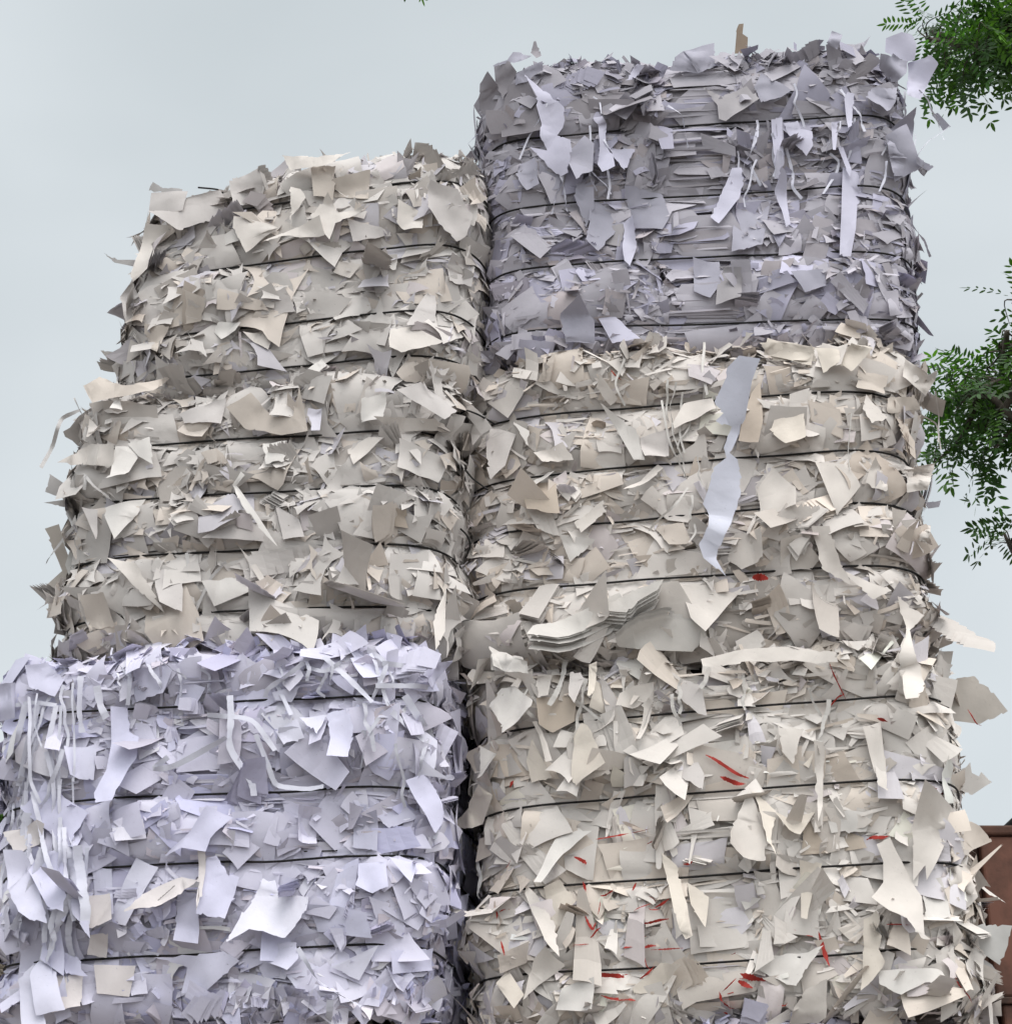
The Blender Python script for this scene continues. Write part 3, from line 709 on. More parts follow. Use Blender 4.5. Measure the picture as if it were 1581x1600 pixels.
TR = {
'R1': """
A l6|I|375,300 520,375 540,410 575,430 620,475 625,560 610,610 570,660 660,690 655,820 640,900 590,925 520,880 410,800 500,765 465,690 470,590 440,480 445,420
A v5|I|660,770 760,665 825,720 815,900 715,1010 655,870
A l6|I|820,525 880,515 905,560 910,740 960,830 985,975 890,970 850,870 865,740 855,600
A l5|I|920,750 1105,760 1035,910 965,830
A d2|I|240,330 375,300 465,480 470,640 200,690 180,570
A d2|I|780,230 960,225 1020,300 985,375 1200,370 1210,580 905,590 870,500 740,420
A v3|A|635,165 660,145 745,120 745,190 700,205 620,200
A d3|I|140,190 250,170 300,235 250,330 200,420 150,300
A v4|I|290,240 470,150 475,210 360,300 285,310
A d3|I|40,310 130,250 180,330 200,480 180,550 60,520 35,400
A v4|I|320,860 420,830 450,1020 360,1040 290,940
A v4|I|460,870 600,935 590,1030 510,1040 455,930
A v4|I|700,1020 825,880 825,1150 770,1250 690,1100
A g5|J|0,350 130,400 290,330 380,430 150,570 100,550 90,460
A v5|J|390,240 600,350 530,400 390,440 340,330
A l5|J|540,590 640,560 660,620 740,640 745,740 700,805 600,700
A v6|J|1085,470 1150,340 1210,340 1325,330 1310,440 1240,535 1190,490
A l6|J|950,880 1075,920 1080,870 1140,880 1130,1070 1050,1140 1040,1300 1010,1480 930,1480
A l6|J|190,890 255,895 270,990 240,1090 100,1280 45,1240 100,1120
A v5|J|1250,680 1330,660 1400,720 1395,870 1370,940 1305,940 1270,820
A l7|J|1245,0 1350,-40 1420,-20 1450,40 1440,150 1390,160 1240,95
A v7|J|1190,130 1275,135 1285,115 1395,160 1385,240 1320,300 1270,300 1200,200
A l5|J|1400,165 1500,160 1530,230 1480,360 1450,440 1390,370 1400,250
A v4|J|1280,620 1390,520 1430,650 1430,760 1400,860 1360,700
A d2|J|550,820 770,990 780,1060 560,1060
A v6|J|490,545 540,545 550,850 520,960 480,960 500,750
A l6|J|480,1050 520,960 560,1000 575,1180 590,1280 560,1300 530,1180
A l6|J|910,740 950,740 1010,900 1000,955 975,900
A l6|J|870,580 915,570 915,640 900,780 880,780
A l6|J|980,370 1030,380 1020,450 1010,640 985,690 960,420
A v6|J|1450,800 1580,880 1540,910 1450,860
A d5|I|425,20 465,120 430,135 390,105
A v5|I|130,190 230,150 270,95 400,120 300,160
A v6|A|315,880 365,840 410,900 412,960 330,960
A l5|A|420,890 470,890 540,950 460,960
A v3|A|690,740 760,735 765,790 735,835 690,820
A g3|A|770,750 825,770 820,830 750,855 755,790
A l6|A|490,625 520,618 528,690 510,750 492,720
A v3|A|400,560 495,620 420,710 385,680
A v3|A|800,560 905,560 880,690 795,700
A v3|A|500,545 600,545 620,600 600,640 500,640
A v5|A|75,900 120,890 115,1020 75,1020
A l5|A|110,980 190,985 170,1030
A l5|A|200,950 300,960 290,1010 190,1020
A l6|A|905,335 935,330 938,450 925,520 912,430
A v5|A|1225,380 1290,340 1325,470 1260,500
A d4|A|1310,460 1360,465 1335,495 1318,480
A v5|A|1075,90 1105,100 1090,140 1060,125
A l5|A|495,230 530,180 550,185 520,225
A g4|A|430,640 500,625 480,690 425,680
A v4|A|960,760 1050,755 1060,800 1000,820
""",
'R2': """
A c7|A|885,880 910,855 985,875 990,910 870,915
A c6|A|870,955 1020,975 1035,1010 910,1010
A c6|A|1030,975 1095,980 1100,1015 1050,1040
A c6|A|1095,1020 1130,960 1190,985 1130,1040
A o6|D|650,320 680,265 760,248 770,275 700,310 655,332
A w6|D|470,290 550,335 575,420 545,420
A b4|D|865,235 890,205 898,310 885,370 830,365 845,290
A c5|D|940,285 1010,290 1015,370 960,380 915,335
A o3|D|820,620 900,615 905,690 840,720 800,690
A o3|D|945,635 1000,620 1055,690 1030,720 945,720
A o5|D|1030,600 1080,600 1110,700 1140,760 1060,720
A o4|D|880,500 925,440 990,500 995,560 890,565
A o5|D|1040,420 1130,430 1165,490 1100,565
A o5|D|1180,480 1195,420 1240,450 1235,505
A o5|D|1180,240 1240,300 1195,320 1170,280
A y5|D|1245,250 1310,240 1330,280 1250,290
A g6|D|150,330 220,345 190,430 150,470 140,400
A w7|D|215,315 258,340 255,380
A o5|D|270,400 350,370 380,420 300,430
A w6|D|245,500 310,450 330,465 270,500
A o6|D|515,520 610,430 625,440 545,510
A y4|D|600,600 680,590 700,640 640,650
A o3|D|600,760 665,750 740,880 700,945 490,920 560,870
A o3|D|265,890 500,780 480,850 330,920 250,920
A o4|D|670,760 860,750 740,890 700,850
A o5|D|1110,720 1250,775 1200,800 1160,765
A b4|D|230,480 330,480 340,560 250,550
A g4|D|560,360 640,330 640,410 570,420
A o5|D|380,590 460,530 470,560 400,620
A w5|D|340,625 440,640 370,700
A o5|D|1060,100 1130,110 1110,170 1040,160
A y4|D|1160,170 1240,190 1230,240 1150,230
A o6|D|1290,140 1370,200 1345,240 1280,190
A o6|D|1290,440 1365,430 1350,500 1290,510
A c6|D|910,85 1040,110 1030,160 900,130
A o6|D|450,180 500,250 480,270 440,220
A o6|D|1300,590 1355,600 1350,660 1300,650
""",
'R3': """
A o6|F|735,250 850,200 980,195 1100,235 1110,265 980,235 860,235 740,270
A w6|F|150,205 240,225 255,265 160,260
A w7|K|115,350 190,245 300,245 435,360 430,400 225,585 205,530 110,370
A b4|K|435,330 500,305 660,305 700,350 690,470 540,540 450,500
A w6|K|120,0 225,0 370,60 360,140 120,125
A w5|K|45,640 165,700 165,740 110,900 50,890
A c7|F|160,600 130,680 25,705 90,640 120,570
A c6|K|400,590 540,860 395,890 360,740
A o6|K|430,500 455,490 545,745 500,755
A c7|K|690,530 740,480 780,500 870,690 940,810 700,915 665,850 685,650
A g4|K|1030,620 1170,890 1030,930
A c6|K|790,80 845,60 840,200 800,390 785,385
A g5|K|660,140 730,140 760,180 690,340 650,290
A o7|K|1130,620 1170,380 1150,365 1280,315 1220,400 1160,620
A g4|K|860,160 940,250 1020,380 910,430
A g4|K|1380,270 1450,190 1560,230 1600,430 1540,420
A o4|K|435,150 540,150 510,290 440,310
A o4|K|1085,230 1240,200 1230,290 1110,380 970,370 1000,280
A g2|K|1390,830 1420,600 1500,680 1580,830 1570,940
A o6|F|860,580 900,695 905,780 785,775 800,720
A c6|F|870,585 935,640 920,720 912,820 905,700
A o6|F|940,415 1010,420 980,515 950,480
A o7|F|1040,470 1065,470 1060,695 1050,640
A w5|F|1065,635 1200,650 1180,700 1085,705
A c6|F|930,670 1040,650 1000,710 970,705
A b3|F|1010,680 1030,655 1170,720 1180,750 1000,765
A c5|F|1000,790 1060,790 1050,830 1020,945 1003,940
A o7|F|1300,600 1440,650 1350,830 1345,790 1315,830 1305,700
A y7|M|1105,670 1130,560 1250,380 1320,430 1378,530
A o6|M|1125,670 1230,650 1240,640 1280,700 1320,830 1245,830 1270,930 1230,975 1150,800
A o7|M|720,560 800,540 870,650 990,860 1005,1100 1040,1150 1000,1130 900,980 690,860 760,760 760,640
A w5|M|960,750 1100,730 1140,850 1160,960 1060,1000 1000,980 1000,880
A c7|M|650,980 730,940 755,1000 720,1040 755,1080 730,1150 780,1240 700,1350 630,1410 640,1200
A w5|M|730,1280 1100,1260 1180,1370 1010,1350 870,1420 740,1350
A o5|M|405,310 580,330 700,390 650,430 480,460
A o6|M|230,1500 300,1400 430,1340 420,1560 370,1600 200,1600
A w4|M|0,1190 400,1180 330,1260 240,1400 130,1330 0,1270
A o7|M|350,0 405,0 400,300 390,450 370,300
A o7|M|700,0 770,0 780,120 790,240 730,180
A w6|F|820,860 850,915 890,890
A o2|F|740,870 930,830 970,940 760,960
A c7|F|620,760 660,790 690,900 710,1050 690,1045 650,900
A c6|F|690,840 750,880 740,960 700,900
A o6|F|250,850 245,870 300,1000 340,1050 330,960 280,880
A c5|F|300,860 345,838 385,890 320,985 310,920
A c6|F|165,1115 200,1080 245,1150 215,1185
A o5|F|270,1050 300,1015 355,1070 240,1150
A c5|F|540,1130 620,1060 690,1070 600,1140 545,1145
A w5|F|330,1190 345,1130 440,1105 430,1190
A w6|F|270,840 330,720 380,695 430,700 350,760 290,840
A o7|F|1170,420 1220,400 1235,545 1205,540
A o7|F|1265,75 1340,115 1300,150 1340,310 1320,375 1285,375 1270,220 1290,150
A y4|F|170,1040 260,1000 250,1060 180,1090
A o5|F|360,470 395,400 430,440 480,540 370,565
""",
'L1': """
A g3|B|430,245 550,215 580,260 545,305 410,360 310,330 420,290
A g3|B|585,195 690,140 720,200 730,240 600,285
A g3|B|305,225 430,215 420,290 300,300
A g6|B|1280,200 1380,230 1440,310 1420,380 1385,400 1275,290
A o7|B|800,205 835,215 853,245 830,280 800,300 795,350 800,270
A o5|B|770,95 800,100 880,100 960,90 1020,110 960,125 800,150
A y3|B|945,180 1080,145 1075,250 950,245
A y3|B|870,130 960,140 950,240 880,230
A o5|B|600,310 750,340 640,435 595,350
A w5|B|520,410 600,350 620,390 560,420
A o5|B|870,310 940,250 970,300 1080,290 960,340 940,400
A g4|B|1000,320 1120,350 1160,380 1020,400
A o5|B|1180,250 1270,300 1260,370 1200,365 1175,330
A o6|B|255,460 300,340 390,350 310,410 330,460 260,550 245,520
A g4|B|210,600 240,530 260,590 330,640 300,700 220,690
A w5|B|1090,450 1175,445 1175,500 1130,490
A w6|B|545,685 630,690 620,730 560,750 530,720
A y3|B|400,560 500,600 480,680 360,710
A o5|B|1150,710 1240,700 1340,760 1190,790 1150,770
A g5|B|1280,580 1310,590 1310,680 1280,690 1205,700 1240,640
A y4|B|285,690 370,700 330,790 285,770
A w6|B|860,850 910,815 940,850 900,865
A o4|B|700,400 830,350 900,345 920,400 800,380
A y3|B|540,560 700,610 720,640 540,640
A g3|B|640,630 780,560 820,650 700,660
A o5|B|970,470 1050,480 1010,530 950,510
A g4|B|1350,460 1450,480 1440,560 1360,540
A o4|B|640,740 760,690 720,780
A g3|B|420,470 460,350 500,330 540,350 470,440
""",
'L2': """
A o7|Q|88,345 195,280 275,285 270,360 180,350
A w7|Q|240,485 275,290 340,290 350,330 290,420
A w7|Q|315,280 390,260 400,350 350,320
A o5|Q|190,200 260,270 180,260
A y5|Q|170,90 225,60 300,90 460,65 400,110 270,130 200,150
A w6|Q|1085,130 1170,110 1160,205 1085,210
A g6|Q|1200,100 1280,85 1400,170 1360,200
A y6|Q|720,110 790,190 860,190 880,90 910,240 820,250 700,230 640,160
A l7|Q|910,165 955,165 950,240 920,240
A o5|Q|1040,300 1110,260 1160,260 1060,350
A w6|Q|760,280 840,270 830,330 770,340
A w7|Q|655,405 685,365 700,380 670,410 790,580 760,560 690,480
A o6|Q|245,650 345,680 420,800 330,740
A g3|Q|400,700 500,690 495,830 420,800
A o6|Q|678,615 740,680 790,760 770,765
A w5|Q|240,490 370,450 330,520 270,590 240,520
A g5|Q|165,490 220,500 215,600
A g3|Q|560,590 700,510 760,560 790,600
A g3|Q|800,480 880,530 900,590 830,600
A w4|Q|560,760 700,690 740,760 600,800
A o5|Q|1130,190 1330,200 1380,240 1200,240
A g4|Q|480,180 640,130 620,210 500,210
A o6|Q|1320,870 1365,750 1360,900 1330,960
A y4|Q|160,780 240,770 280,880 190,900
A w5|Q|280,60 300,190 260,200
A b4|Q|1170,490 1230,500 1240,560 1180,550
""",
'L3': """
A l7|E|345,310 395,310 400,380 430,400 425,470 400,500 350,600 300,605 290,570 330,500 345,420
A l7|E|640,615 720,645 650,710 635,750 560,740 510,765 590,690
A l7|E|620,830 640,770 670,765 700,820 740,830 695,960 605,940
A l7|E|800,870 810,840 850,840 865,880 945,920 940,960 880,1020 770,990 700,1030 740,960
A l7|E|1255,530 1320,510 1365,610 1370,660 1345,690 1290,600
A l7|E|510,1080 690,1060 740,1090 640,1180 560,1190 580,1110
A l6|E|830,1040 915,1030 920,1080 885,1115 820,1090
A l6|E|1010,330 1080,320 1090,400 1075,460 1010,465 1020,400
A l5|E|850,380 920,345 940,400 880,425
A l5|E|925,340 1010,330 980,390
A v3|E|960,480 1010,430 1070,520 1010,560
A v3|E|1090,660 1170,640 1165,750 1090,740
A l5|E|1110,790 1190,780 1200,860 1150,880 1100,860
A l5|E|1200,770 1290,790 1270,850
A v5|E|960,920 1040,920 1130,940 1150,1020 980,1000
A v3|E|545,870 610,880 620,1040 545,1030
A l6|E|1380,910 1450,880 1430,980 1380,930
A l5|E|1020,1110 1170,1040 1110,1150
A l4|E|1210,1060 1340,1050 1330,1120 1210,1130
A c5|E|270,890 340,880 355,980 275,990
A c5|E|290,1100 420,1105 400,1200 300,1190
A c5|E|280,1010 340,1000 330,1080 270,1070
A c6|E|140,1140 260,1130 250,1230 160,1250
A c7|E|380,930 450,880 560,825 605,825 560,885 480,920 430,922
A c8|E|618,765 642,770 628,860 608,935
A l8|G|60,560 170,550 200,600 270,860 290,960 190,950 120,900 50,760
A l8|G|250,510 340,540 400,560 420,760 400,900 300,870 180,640
A v7|G|430,620 540,600 545,1020 450,900
A l8|G|290,960 380,960 400,1140 400,1300 260,1200
A l9|G|260,860 440,860 400,960
A l7|G|120,1330 240,1270 280,1600 130,1600
A l9|G|240,1200 330,1210 400,1480 330,1490 210,1500 190,1300
A l8|G|400,1150 500,1190 510,1260 550,1300 400,1280
A l6|G|130,250 250,150 290,80 330,110 430,200 560,280 480,400 400,560 330,420
A l7|G|330,1480 400,1300 450,1550 350,1600
A c6|G|20,400 270,360 330,400 250,480 100,540
A v4|E|80,190 150,170 200,220 170,270 90,240
A v4|E|410,190 530,170 500,260 420,290
A v4|E|560,220 640,250 600,320 540,300
A v5|E|0,235 50,230 45,340 0,350
A l5|E|200,430 300,430 290,530 220,520
A v4|E|1130,620 1250,610 1290,650 1200,680
A l5|E|840,260 930,240 900,290 850,285
A l6|E|1350,170 1400,160 1330,250 1310,240
""",
}
OPT = {'l': dict(face=.5), 'w': dict(face=.45), 'c': dict(face=.4), 'o': dict(face=.35)}
LABELS = {('R2', 0): 'crumpled cream sheet lying on the top edge'}
for k, txt in TR.items():
    b, e = B[k], ROOT[k]; rr = np.random.default_rng(500 + b.seed)
    for i, line in enumerate([x for x in txt.strip().split('\n') if x]):
        hd, view, s = line.split('|'); t, d = hd.split()[1][0], int(hd.split()[1][1])
        ti = np.array(TN[t]) * (b.tint / b.tint.mean() * .5 + .5) * rr.normal(1, .03)
        if k == 'R1': ti = ti * (.68 if t in 'dvg' else .82)
        off = .006 + d * .0055
        sheet(b, e, pts(view, s), off=off, face=.0, tilt=.045 * d + rr.normal(0, .10), yawt=rr.normal(0, .12), tint=np.clip(ti, .02, .88), r=rr,
              crump=.0015 + .0004 * d, lay=0)
# sheets that stick out past the silhouettes: given their own depth
OUT = [('R3', 'y', 'F', '1365,335 1430,280 1480,275 1530,320 1570,370 1490,405 1400,395', 5.1),
       ('R3', 'o', 'F', '1420,550 1465,510 1470,540 1490,550 1495,538 1525,565 1470,600 1430,580', 5.2),
       ('R3', 'w', 'M', '1190,1080 1300,1020 1400,1010 1528,1015 1500,1130 1450,1250 1300,1140', 5.0),
       ('R3', 'g', 'M', '1290,1150 1455,1300 1280,1310 1275,1220', 5.03),
       ('R1', 'v', 'P', '1455,180 1464,176 1485,198 1473,204', 5.25),
       ('R1', 'n', 'A', '808,92 815,68 828,66 825,95 840,105 838,150 803,150', 5.08),
       ('L1', 'g', 'B', '140,440 190,465 260,465 250,490 180,475', 5.3),
       ('L1', 'o', 'B', '130,785 230,795 225,815 150,810', 5.3),
       ('L1', 'g', 'B', '305,205 315,190 350,212 420,215 410,235 300,220', 5.3),
       ('L2', 'g', 'Q', '45,440 60,380 120,420 160,420 160,520 135,560 110,490 40,475 110,465', 5.2),
       ('L2', 'y', 'Q', '50,560 95,545 110,620 140,700 150,900 90,860 85,770 45,750 100,700 70,620', 5.25),
       ('L2', 'w', 'Q', '150,560 160,700 130,740 110,680', 5.22),
       ('R2', 'l', 'D', '1340,535 1385,530 1380,548 1350,552', 5.2)]
for k, t, view, s, Y in OUT:
    b, e = B[k], ROOT[k]
    sheet(b, e, pts(view, s), Yfix=Y, face=1.0, tilt=rng.normal(.1, .2), yawt=rng.normal(0, .3), tint=TN[t], crump=.002)
# the long lavender sheet hanging down the front of the beige bale: one continuous stepped length
sheet(B['R2'], ROOT['R2'], pts('D', '800,172 830,150 885,172 865,220 850,300 822,372 806,398 828,418 835,470 838,505 828,545 800,612 775,660 770,690 797,738 765,712 735,688 722,650 748,600 750,575 733,540 748,498 762,440 798,412 790,385 812,328 768,312 790,290 765,258 795,200'),
      off=.085, face=.1, tilt=.02, tint=(.73, .74, .86), kap=.1, crump=.003, label='long stepped lavender sheet hanging down the front')

# the thick folded wad of sheets at the foot of the beige bale, its layered edges fanned open
for s, o, f, n_ in (('455,818 500,800 560,768 625,748 610,775 565,800 525,838 470,832', .075, (-.002, -.0042), 10),
                    ('495,915 560,868 640,850 735,872 742,900 705,945 600,940 500,930', .050, (.001, .0040), 7),
                    ('270,892 400,835 505,785 520,812 480,850 335,922 255,925', .045, (.0015, -.0036), 6)):
    sheet(B['R2'], ROOT['R2'], pts('D', s), off=o, face=.1, tilt=.05, tint=(.70, .665, .635), kap=1.2, crump=.002, lay=n_, fan=f)
def ribbon(k, view, s, w, t, off=.04, face=.6):
    """a narrow strip that follows a traced path just off the bale, turning as it falls"""
    b, e = B[k], ROOT[k]; p = pts(view, s) if isinstance(s, str) else np.array(s, float); q = []
    if not isinstance(t, str): p = np.concatenate([p[:1], (p[:-1] + p[1:]) / 2 + b.r.normal(0, 1.6, (len(p) - 1, 2)), p[-1:]])
    for x, y in p:
        u, v, P, Nn = b.find(x, y); d = ray(x, y); nn = unit(Nn * .5 + unit(CAM - P) * .5)
        O = P + nn * off; q.append(CAM + d * (np.dot(O - CAM, nn) / np.dot(d, nn)))
    q = np.array(q); n = len(q); tt = np.linspace(0, n - 1, n * 7); Q = np.stack([np.interp(tt, np.arange(n), q[:, i]) for i in range(3)], -1)
    for _ in range(6): Q[1:-1] = (Q[:-2] + Q[1:-1] * 2 + Q[2:]) / 4
    T = unit(np.gradient(Q, axis=0)); side = unit(np.cross(T, unit(CAM - Q)))
    out = np.cross(side, T); tw = np.cumsum(b.r.normal(0, .16, len(Q))) + b.r.normal(0, .3)
    side = side * np.cos(tw)[:, None] + out * np.sin(tw)[:, None]
    ww = w / 2 / 560 * (1 + .05 * b.r.normal(0, 1, len(Q)))
    if not isinstance(t, str): ww = ww * np.clip(np.sin(np.linspace(.15, 3.0, len(Q))) * b.r.uniform(.7, 1.6) + .15 * b.r.normal(0, 1, len(Q)), .12, 2)
    V = np.stack([Q - side * ww[:, None], Q + side * ww[:, None]], 1).reshape(-1, 3)
    i = np.arange(len(Q) - 1)[:, None]; F = (i * 2 + np.array([[0, 1, 3, 2]])).reshape(-1, 4)
    mesh_obj('paper_strip', V, F, M_PAPER, e, np.tile(np.array(TN[t]) if isinstance(t, str) else np.array(t), (len(V), 1)), True)
    b.count = getattr(b, 'count', 0) + 1
for s, w in (('1000,150 1080,220 1150,290', 7), ('960,150 900,200 825,250 820,275', 6), ('710,270 715,340 705,430 780,540 785,580', 8),
             ('790,390 830,490 850,550 950,560 1000,550', 6), ('1250,270 1300,350 1380,480', 9), ('1210,320 1310,410', 8),
             ('250,210 245,320 255,385', 8), ('300,240 310,300 330,340', 9), ('400,170 402,230 395,300', 5), ('0,310 100,290 175,300', 5),
             ('175,300 150,420 175,560', 6), ('190,300 180,450 185,560', 5), ('1020,1210 1018,1250 1012,1285', 8),
             ('920,1050 980,1150 1040,1190 1115,1230', 6), ('1390,1100 1380,1180 1350,1280', 8), ('270,740 262,860 265,990', 6),
             ('80,300 50,420 0,520', 8), ('120,300 90,400 60,550', 7), ('520,460 470,500 540,490 700,400', 7), ('640,330 780,340 850,440', 6),
             ('1160,240 1290,240 1350,250', 6), ('860,150 1000,200 1050,170', 5), ('680,130 640,260', 7), ('820,160 900,330', 5),
             ('1310,200 1260,180 1180,170', 6), ('1120,120 1200,170 1150,280', 6)):
    ribbon('L3', 'E', s, w * 1.35, 'l', .055)
for s, w in (('860,790 925,840 910,920 815,1065', 5), ('360,560 370,600 335,740', 5), ('700,200 760,170', 5), ('1250,840 1240,960 1200,1050', 5), ('690,60 680,150 690,230', 4)):
    ribbon('R1', 'J', s, w, 'l', .04)
for s, w in (('820,400 865,430 875,515', 3), ('1330,460 1430,520 1450,640 1470,750', 5), ('600,940 620,1030 640,1186', 6)):
    ribbon('R1', 'I', s, w, 'l', .045)
ribbon('R1', 'P', '1428,262 1434,240 1450,220 1472,206 1484,196', 1.6, 'v', .05)
for s, w in (('705,50 740,90 730,170 745,240', 5), ('620,255 640,370 690,470', 4), ('1370,230 1380,300 1378,370', 3), ('1340,300 1375,320 1385,390', 3),
             ('1140,290 1130,400 1135,450', 2), ('520,140 490,210 520,270', 4)):
    ribbon('R2', 'D', s, w, 'o', .05)
for s, w in (('450,160 560,170 690,90', 5), ('385,340 470,410 500,430', 4), ('560,460 590,350 650,320', 5), ('20,0 50,60', 4)):
    ribbon('R3', 'F', s, w, 'o', .05)
ribbon('R3', 'P', '755,1320 745,1350 752,1370 745,1400 758,1412', 7, 'w', .05)
for s, w in (('160,170 100,195 85,230 70,290 30,360', 7), ('140,130 160,175 180,200', 3), ('540,830 590,720 640,670', 5), ('510,640 520,720', 6)):
    ribbon('L2', 'Q', s, w, 'g', .03)
r_ = np.random.default_rng(77)
def cascade(k, n, x0, x1, y0, y1, l0, l1, w0, w1, t, off=.05, drift=0.0):
    """narrow strips hanging down where the photograph shows shredded fringes"""
    for _ in range(n):
        x, y = r_.uniform(x0, x1), r_.uniform(y0, y1); l = r_.uniform(l0, l1); m = 5; d_ = r_.normal(drift, 7)
        P = [(x, y)]
        for i in range(m): x += d_ * .6 + r_.normal(0, 4); y += l / m; P.append((x, y))
        ribbon(k, 'P', P, r_.uniform(w0, w1), t, off * r_.uniform(.6, 1.3))
cascade('L3', 20, 20, 120, 1060, 1260, 60, 190, 3, 9, 'l', .06); cascade('L3', 16, 35, 130, 1260, 1430, 70, 180, 6, 17, 'l', .075)
cascade('L3', 16, 160, 690, 1000, 1060, 30, 90, 3, 7, 'l', .05, 3); cascade('L3', 8, 560, 700, 1050, 1250, 50, 120, 4, 9, 'v', .05)
cascade('R1', 10, 1060, 1400, 110, 250, 35, 100, 3, 7, 'l', .045); cascade('R1', 6, 820, 960, 150, 300, 40, 110, 3, 6, 'l', .045)
cascade('R1', 9, 1380, 1440, 130, 420, 30, 80, 2, 5, 'v', .03); cascade('R2', 8, 1030, 1090, 560, 780, 40, 100, 2, 5, 'o', .045)
cascade('R3', 9, 760, 1400, 1010, 1100, 40, 100, 4, 9, 'o', .05); cascade('L2', 6, 90, 150, 640, 900, 40, 90, 4, 9, 'g', .03)
RED = (.42, .04, .03)
for s, w in (('1120,325 1090,340 1070,380', 3), ('740,490 790,520 860,555', 4), ('780,550 810,565 850,570', 5), ('440,722 520,705 600,690', 4),
             ('1050,975 1062,1025 1080,1070', 5), ('405,838 410,872', 6), ('410,930 422,985 440,950', 4), ('590,1025 680,1020', 3),
             ('835,1090 870,1100 905,1105', 9), ('778,1140 790,1190 822,1185', 8), ('380,770 405,778 412,792', 4), ('1360,575 1375,592 1395,603', 5),
             ('1180,724 1210,716 1245,712', 4), ('1458,365 1470,395 1497,410', 3), ('600,910 640,885', 3), ('1235,955 1300,957', 2),
             ('1425,1100 1450,1140 1470,1170', 2), ('515,1020 550,1010', 4), ('430,1095 480,1098 520,1100', 5), ('1080,240 1100,280 1128,345', 2),
             ('830,1110 870,1130', 7), ('455,1150 520,1155 550,1165', 4), ('560,1105 600,1070', 3), ('205,580 215,560', 6), ('640,940 600,955 560,950', 3),
             ('1210,390 1240,400', 6), ('620,700 580,735', 3), ('680,790 705,782', 4), ('180,1000 190,1040', 4), ('975,960 990,985 1040,990', 3)):
    ribbon('R3', 'F', s, w * .95, RED, .038)
for cx_, cy_, sx_, sy_, n_ in ((820, 1130, 60, 40, 9), (520, 1040, 90, 40, 7), (420, 900, 40, 60, 5), (590, 900, 50, 30, 4), (200, 950, 20, 60, 3)):
    for _ in range(n_):
        x, y = r_.normal(cx_, sx_), r_.normal(cy_, sy_); an = r_.normal(-.3, .8); l = r_.uniform(15, 55)
        P_ = np.array([(x, y), (x + l * .5 * math.cos(an), y + l * .5 * math.sin(an) + r_.normal(0, 3)), (x + l * math.cos(an), y + l * math.sin(an))]) / 1.7547 + [680, 900]
        ribbon('R3', 'P', P_, r_.uniform(1.0, 3.2), RED, r_.uniform(.028, .040))
ribbon('R2', 'D', '868,742 890,735 912,745', 9, RED, .05); ribbon('R2', 'D', '480,170 510,200', 4, (.4, .08, .05), .03)
ribbon('L2', 'Q', '345,730 370,765', 5, (.5, .3, .1), .03)

fill('R1', 1.0, 'strips'); fill('R2', 1.0, 'mix', sz=1.1, sl=.8); fill('R3', .9, 'shards', sz=1.3, sl=.5)
fill('L1', .8, 'stars', sz=1.5, sl=.3); fill('L2', .85, 'stars', sz=1.5, sl=.3); fill('L3', 1.0, 'strips', sz=1.15, sl=.7)
fill('R4', .45, 'mix', 30); fill('L4', .45, 'mix', 30); fill('S4', .5, 'shards', 30); fill('K3', .3, 'mix', 0); fill('K4', .2, 'mix', 0)
for k in ('R5', 'L5', 'K5', 'S5'): fill(k, .2, 'mix', 0)

# loose wire ends in the gap between the stacks
for k, p in (('R2', [(722, 668, 5.06), (716, 650, 5.02), (728, 640, 5.0), (748, 648, 5.0), (772, 662, 5.03)]),
             ('R2', [(697, 652, 5.1), (702, 672, 5.1), (716, 690, 5.1)]),
             ('R2', [(700, 700, 5.12), (722, 728, 5.08), (738, 748, 5.05), (762, 765, 5.02)]),
             ('R2', [(718, 825, 5.06), (730, 836, 5.03), (736, 852, 5.05), (728, 872, 5.1)]),
             ('L1', [(722, 205 + 100, 5.1), (735, 330, 5.12), (742, 352, 5.15)]),
             ('L1', [(310, 293, 5.16), (345, 296, 5.14), (356, 312, 5.12), (352, 335, 5.1)]),
             ('L1', [(250, 330, 5.2), (262, 318, 5.18), (285, 326, 5.16), (292, 318, 5.15)])):
    loose_wire(ROOT[k], p)

# faint printed line on the cream sheet (unreadable in the photograph: short pen-like strokes)
M_INK = noise_mat('ink', (.05, .045, .04), (.09, .08, .07), 50, .8, 0)
u, v, P, Nn = B['L3'].find(252, 1402); Vs, Fs = [], []
nn = unit(Nn * .6 + unit(CAM - P) * .4)
x0, y0, x1, y1 = 247, 1408, 272, 1386
for i in range(15):
    f = i / 14; cx, cy = x0 + (x1 - x0) * f, y0 + (y1 - y0) * f; h = 2.0 + 1.3 * random.random()
    for (dx, dy) in ((0, 0), (.9, -.6)):
        q = []
        for sx, sy in ((-.25, 0), (.25, 0), (.25 + .5, -h), (-.25 + .5, -h)):
            d = ray(cx + dx + sx, cy + dy + sy); O = P + unit(Nn) * .062; q.append(CAM + d * (np.dot(O - CAM, nn) / np.dot(d, nn)))
        Fs.append(tuple(range(len(Vs), len(Vs) + 4))); Vs += q
mesh_obj('printed_line', np.array(Vs), Fs, M_INK, ROOT['L3'])
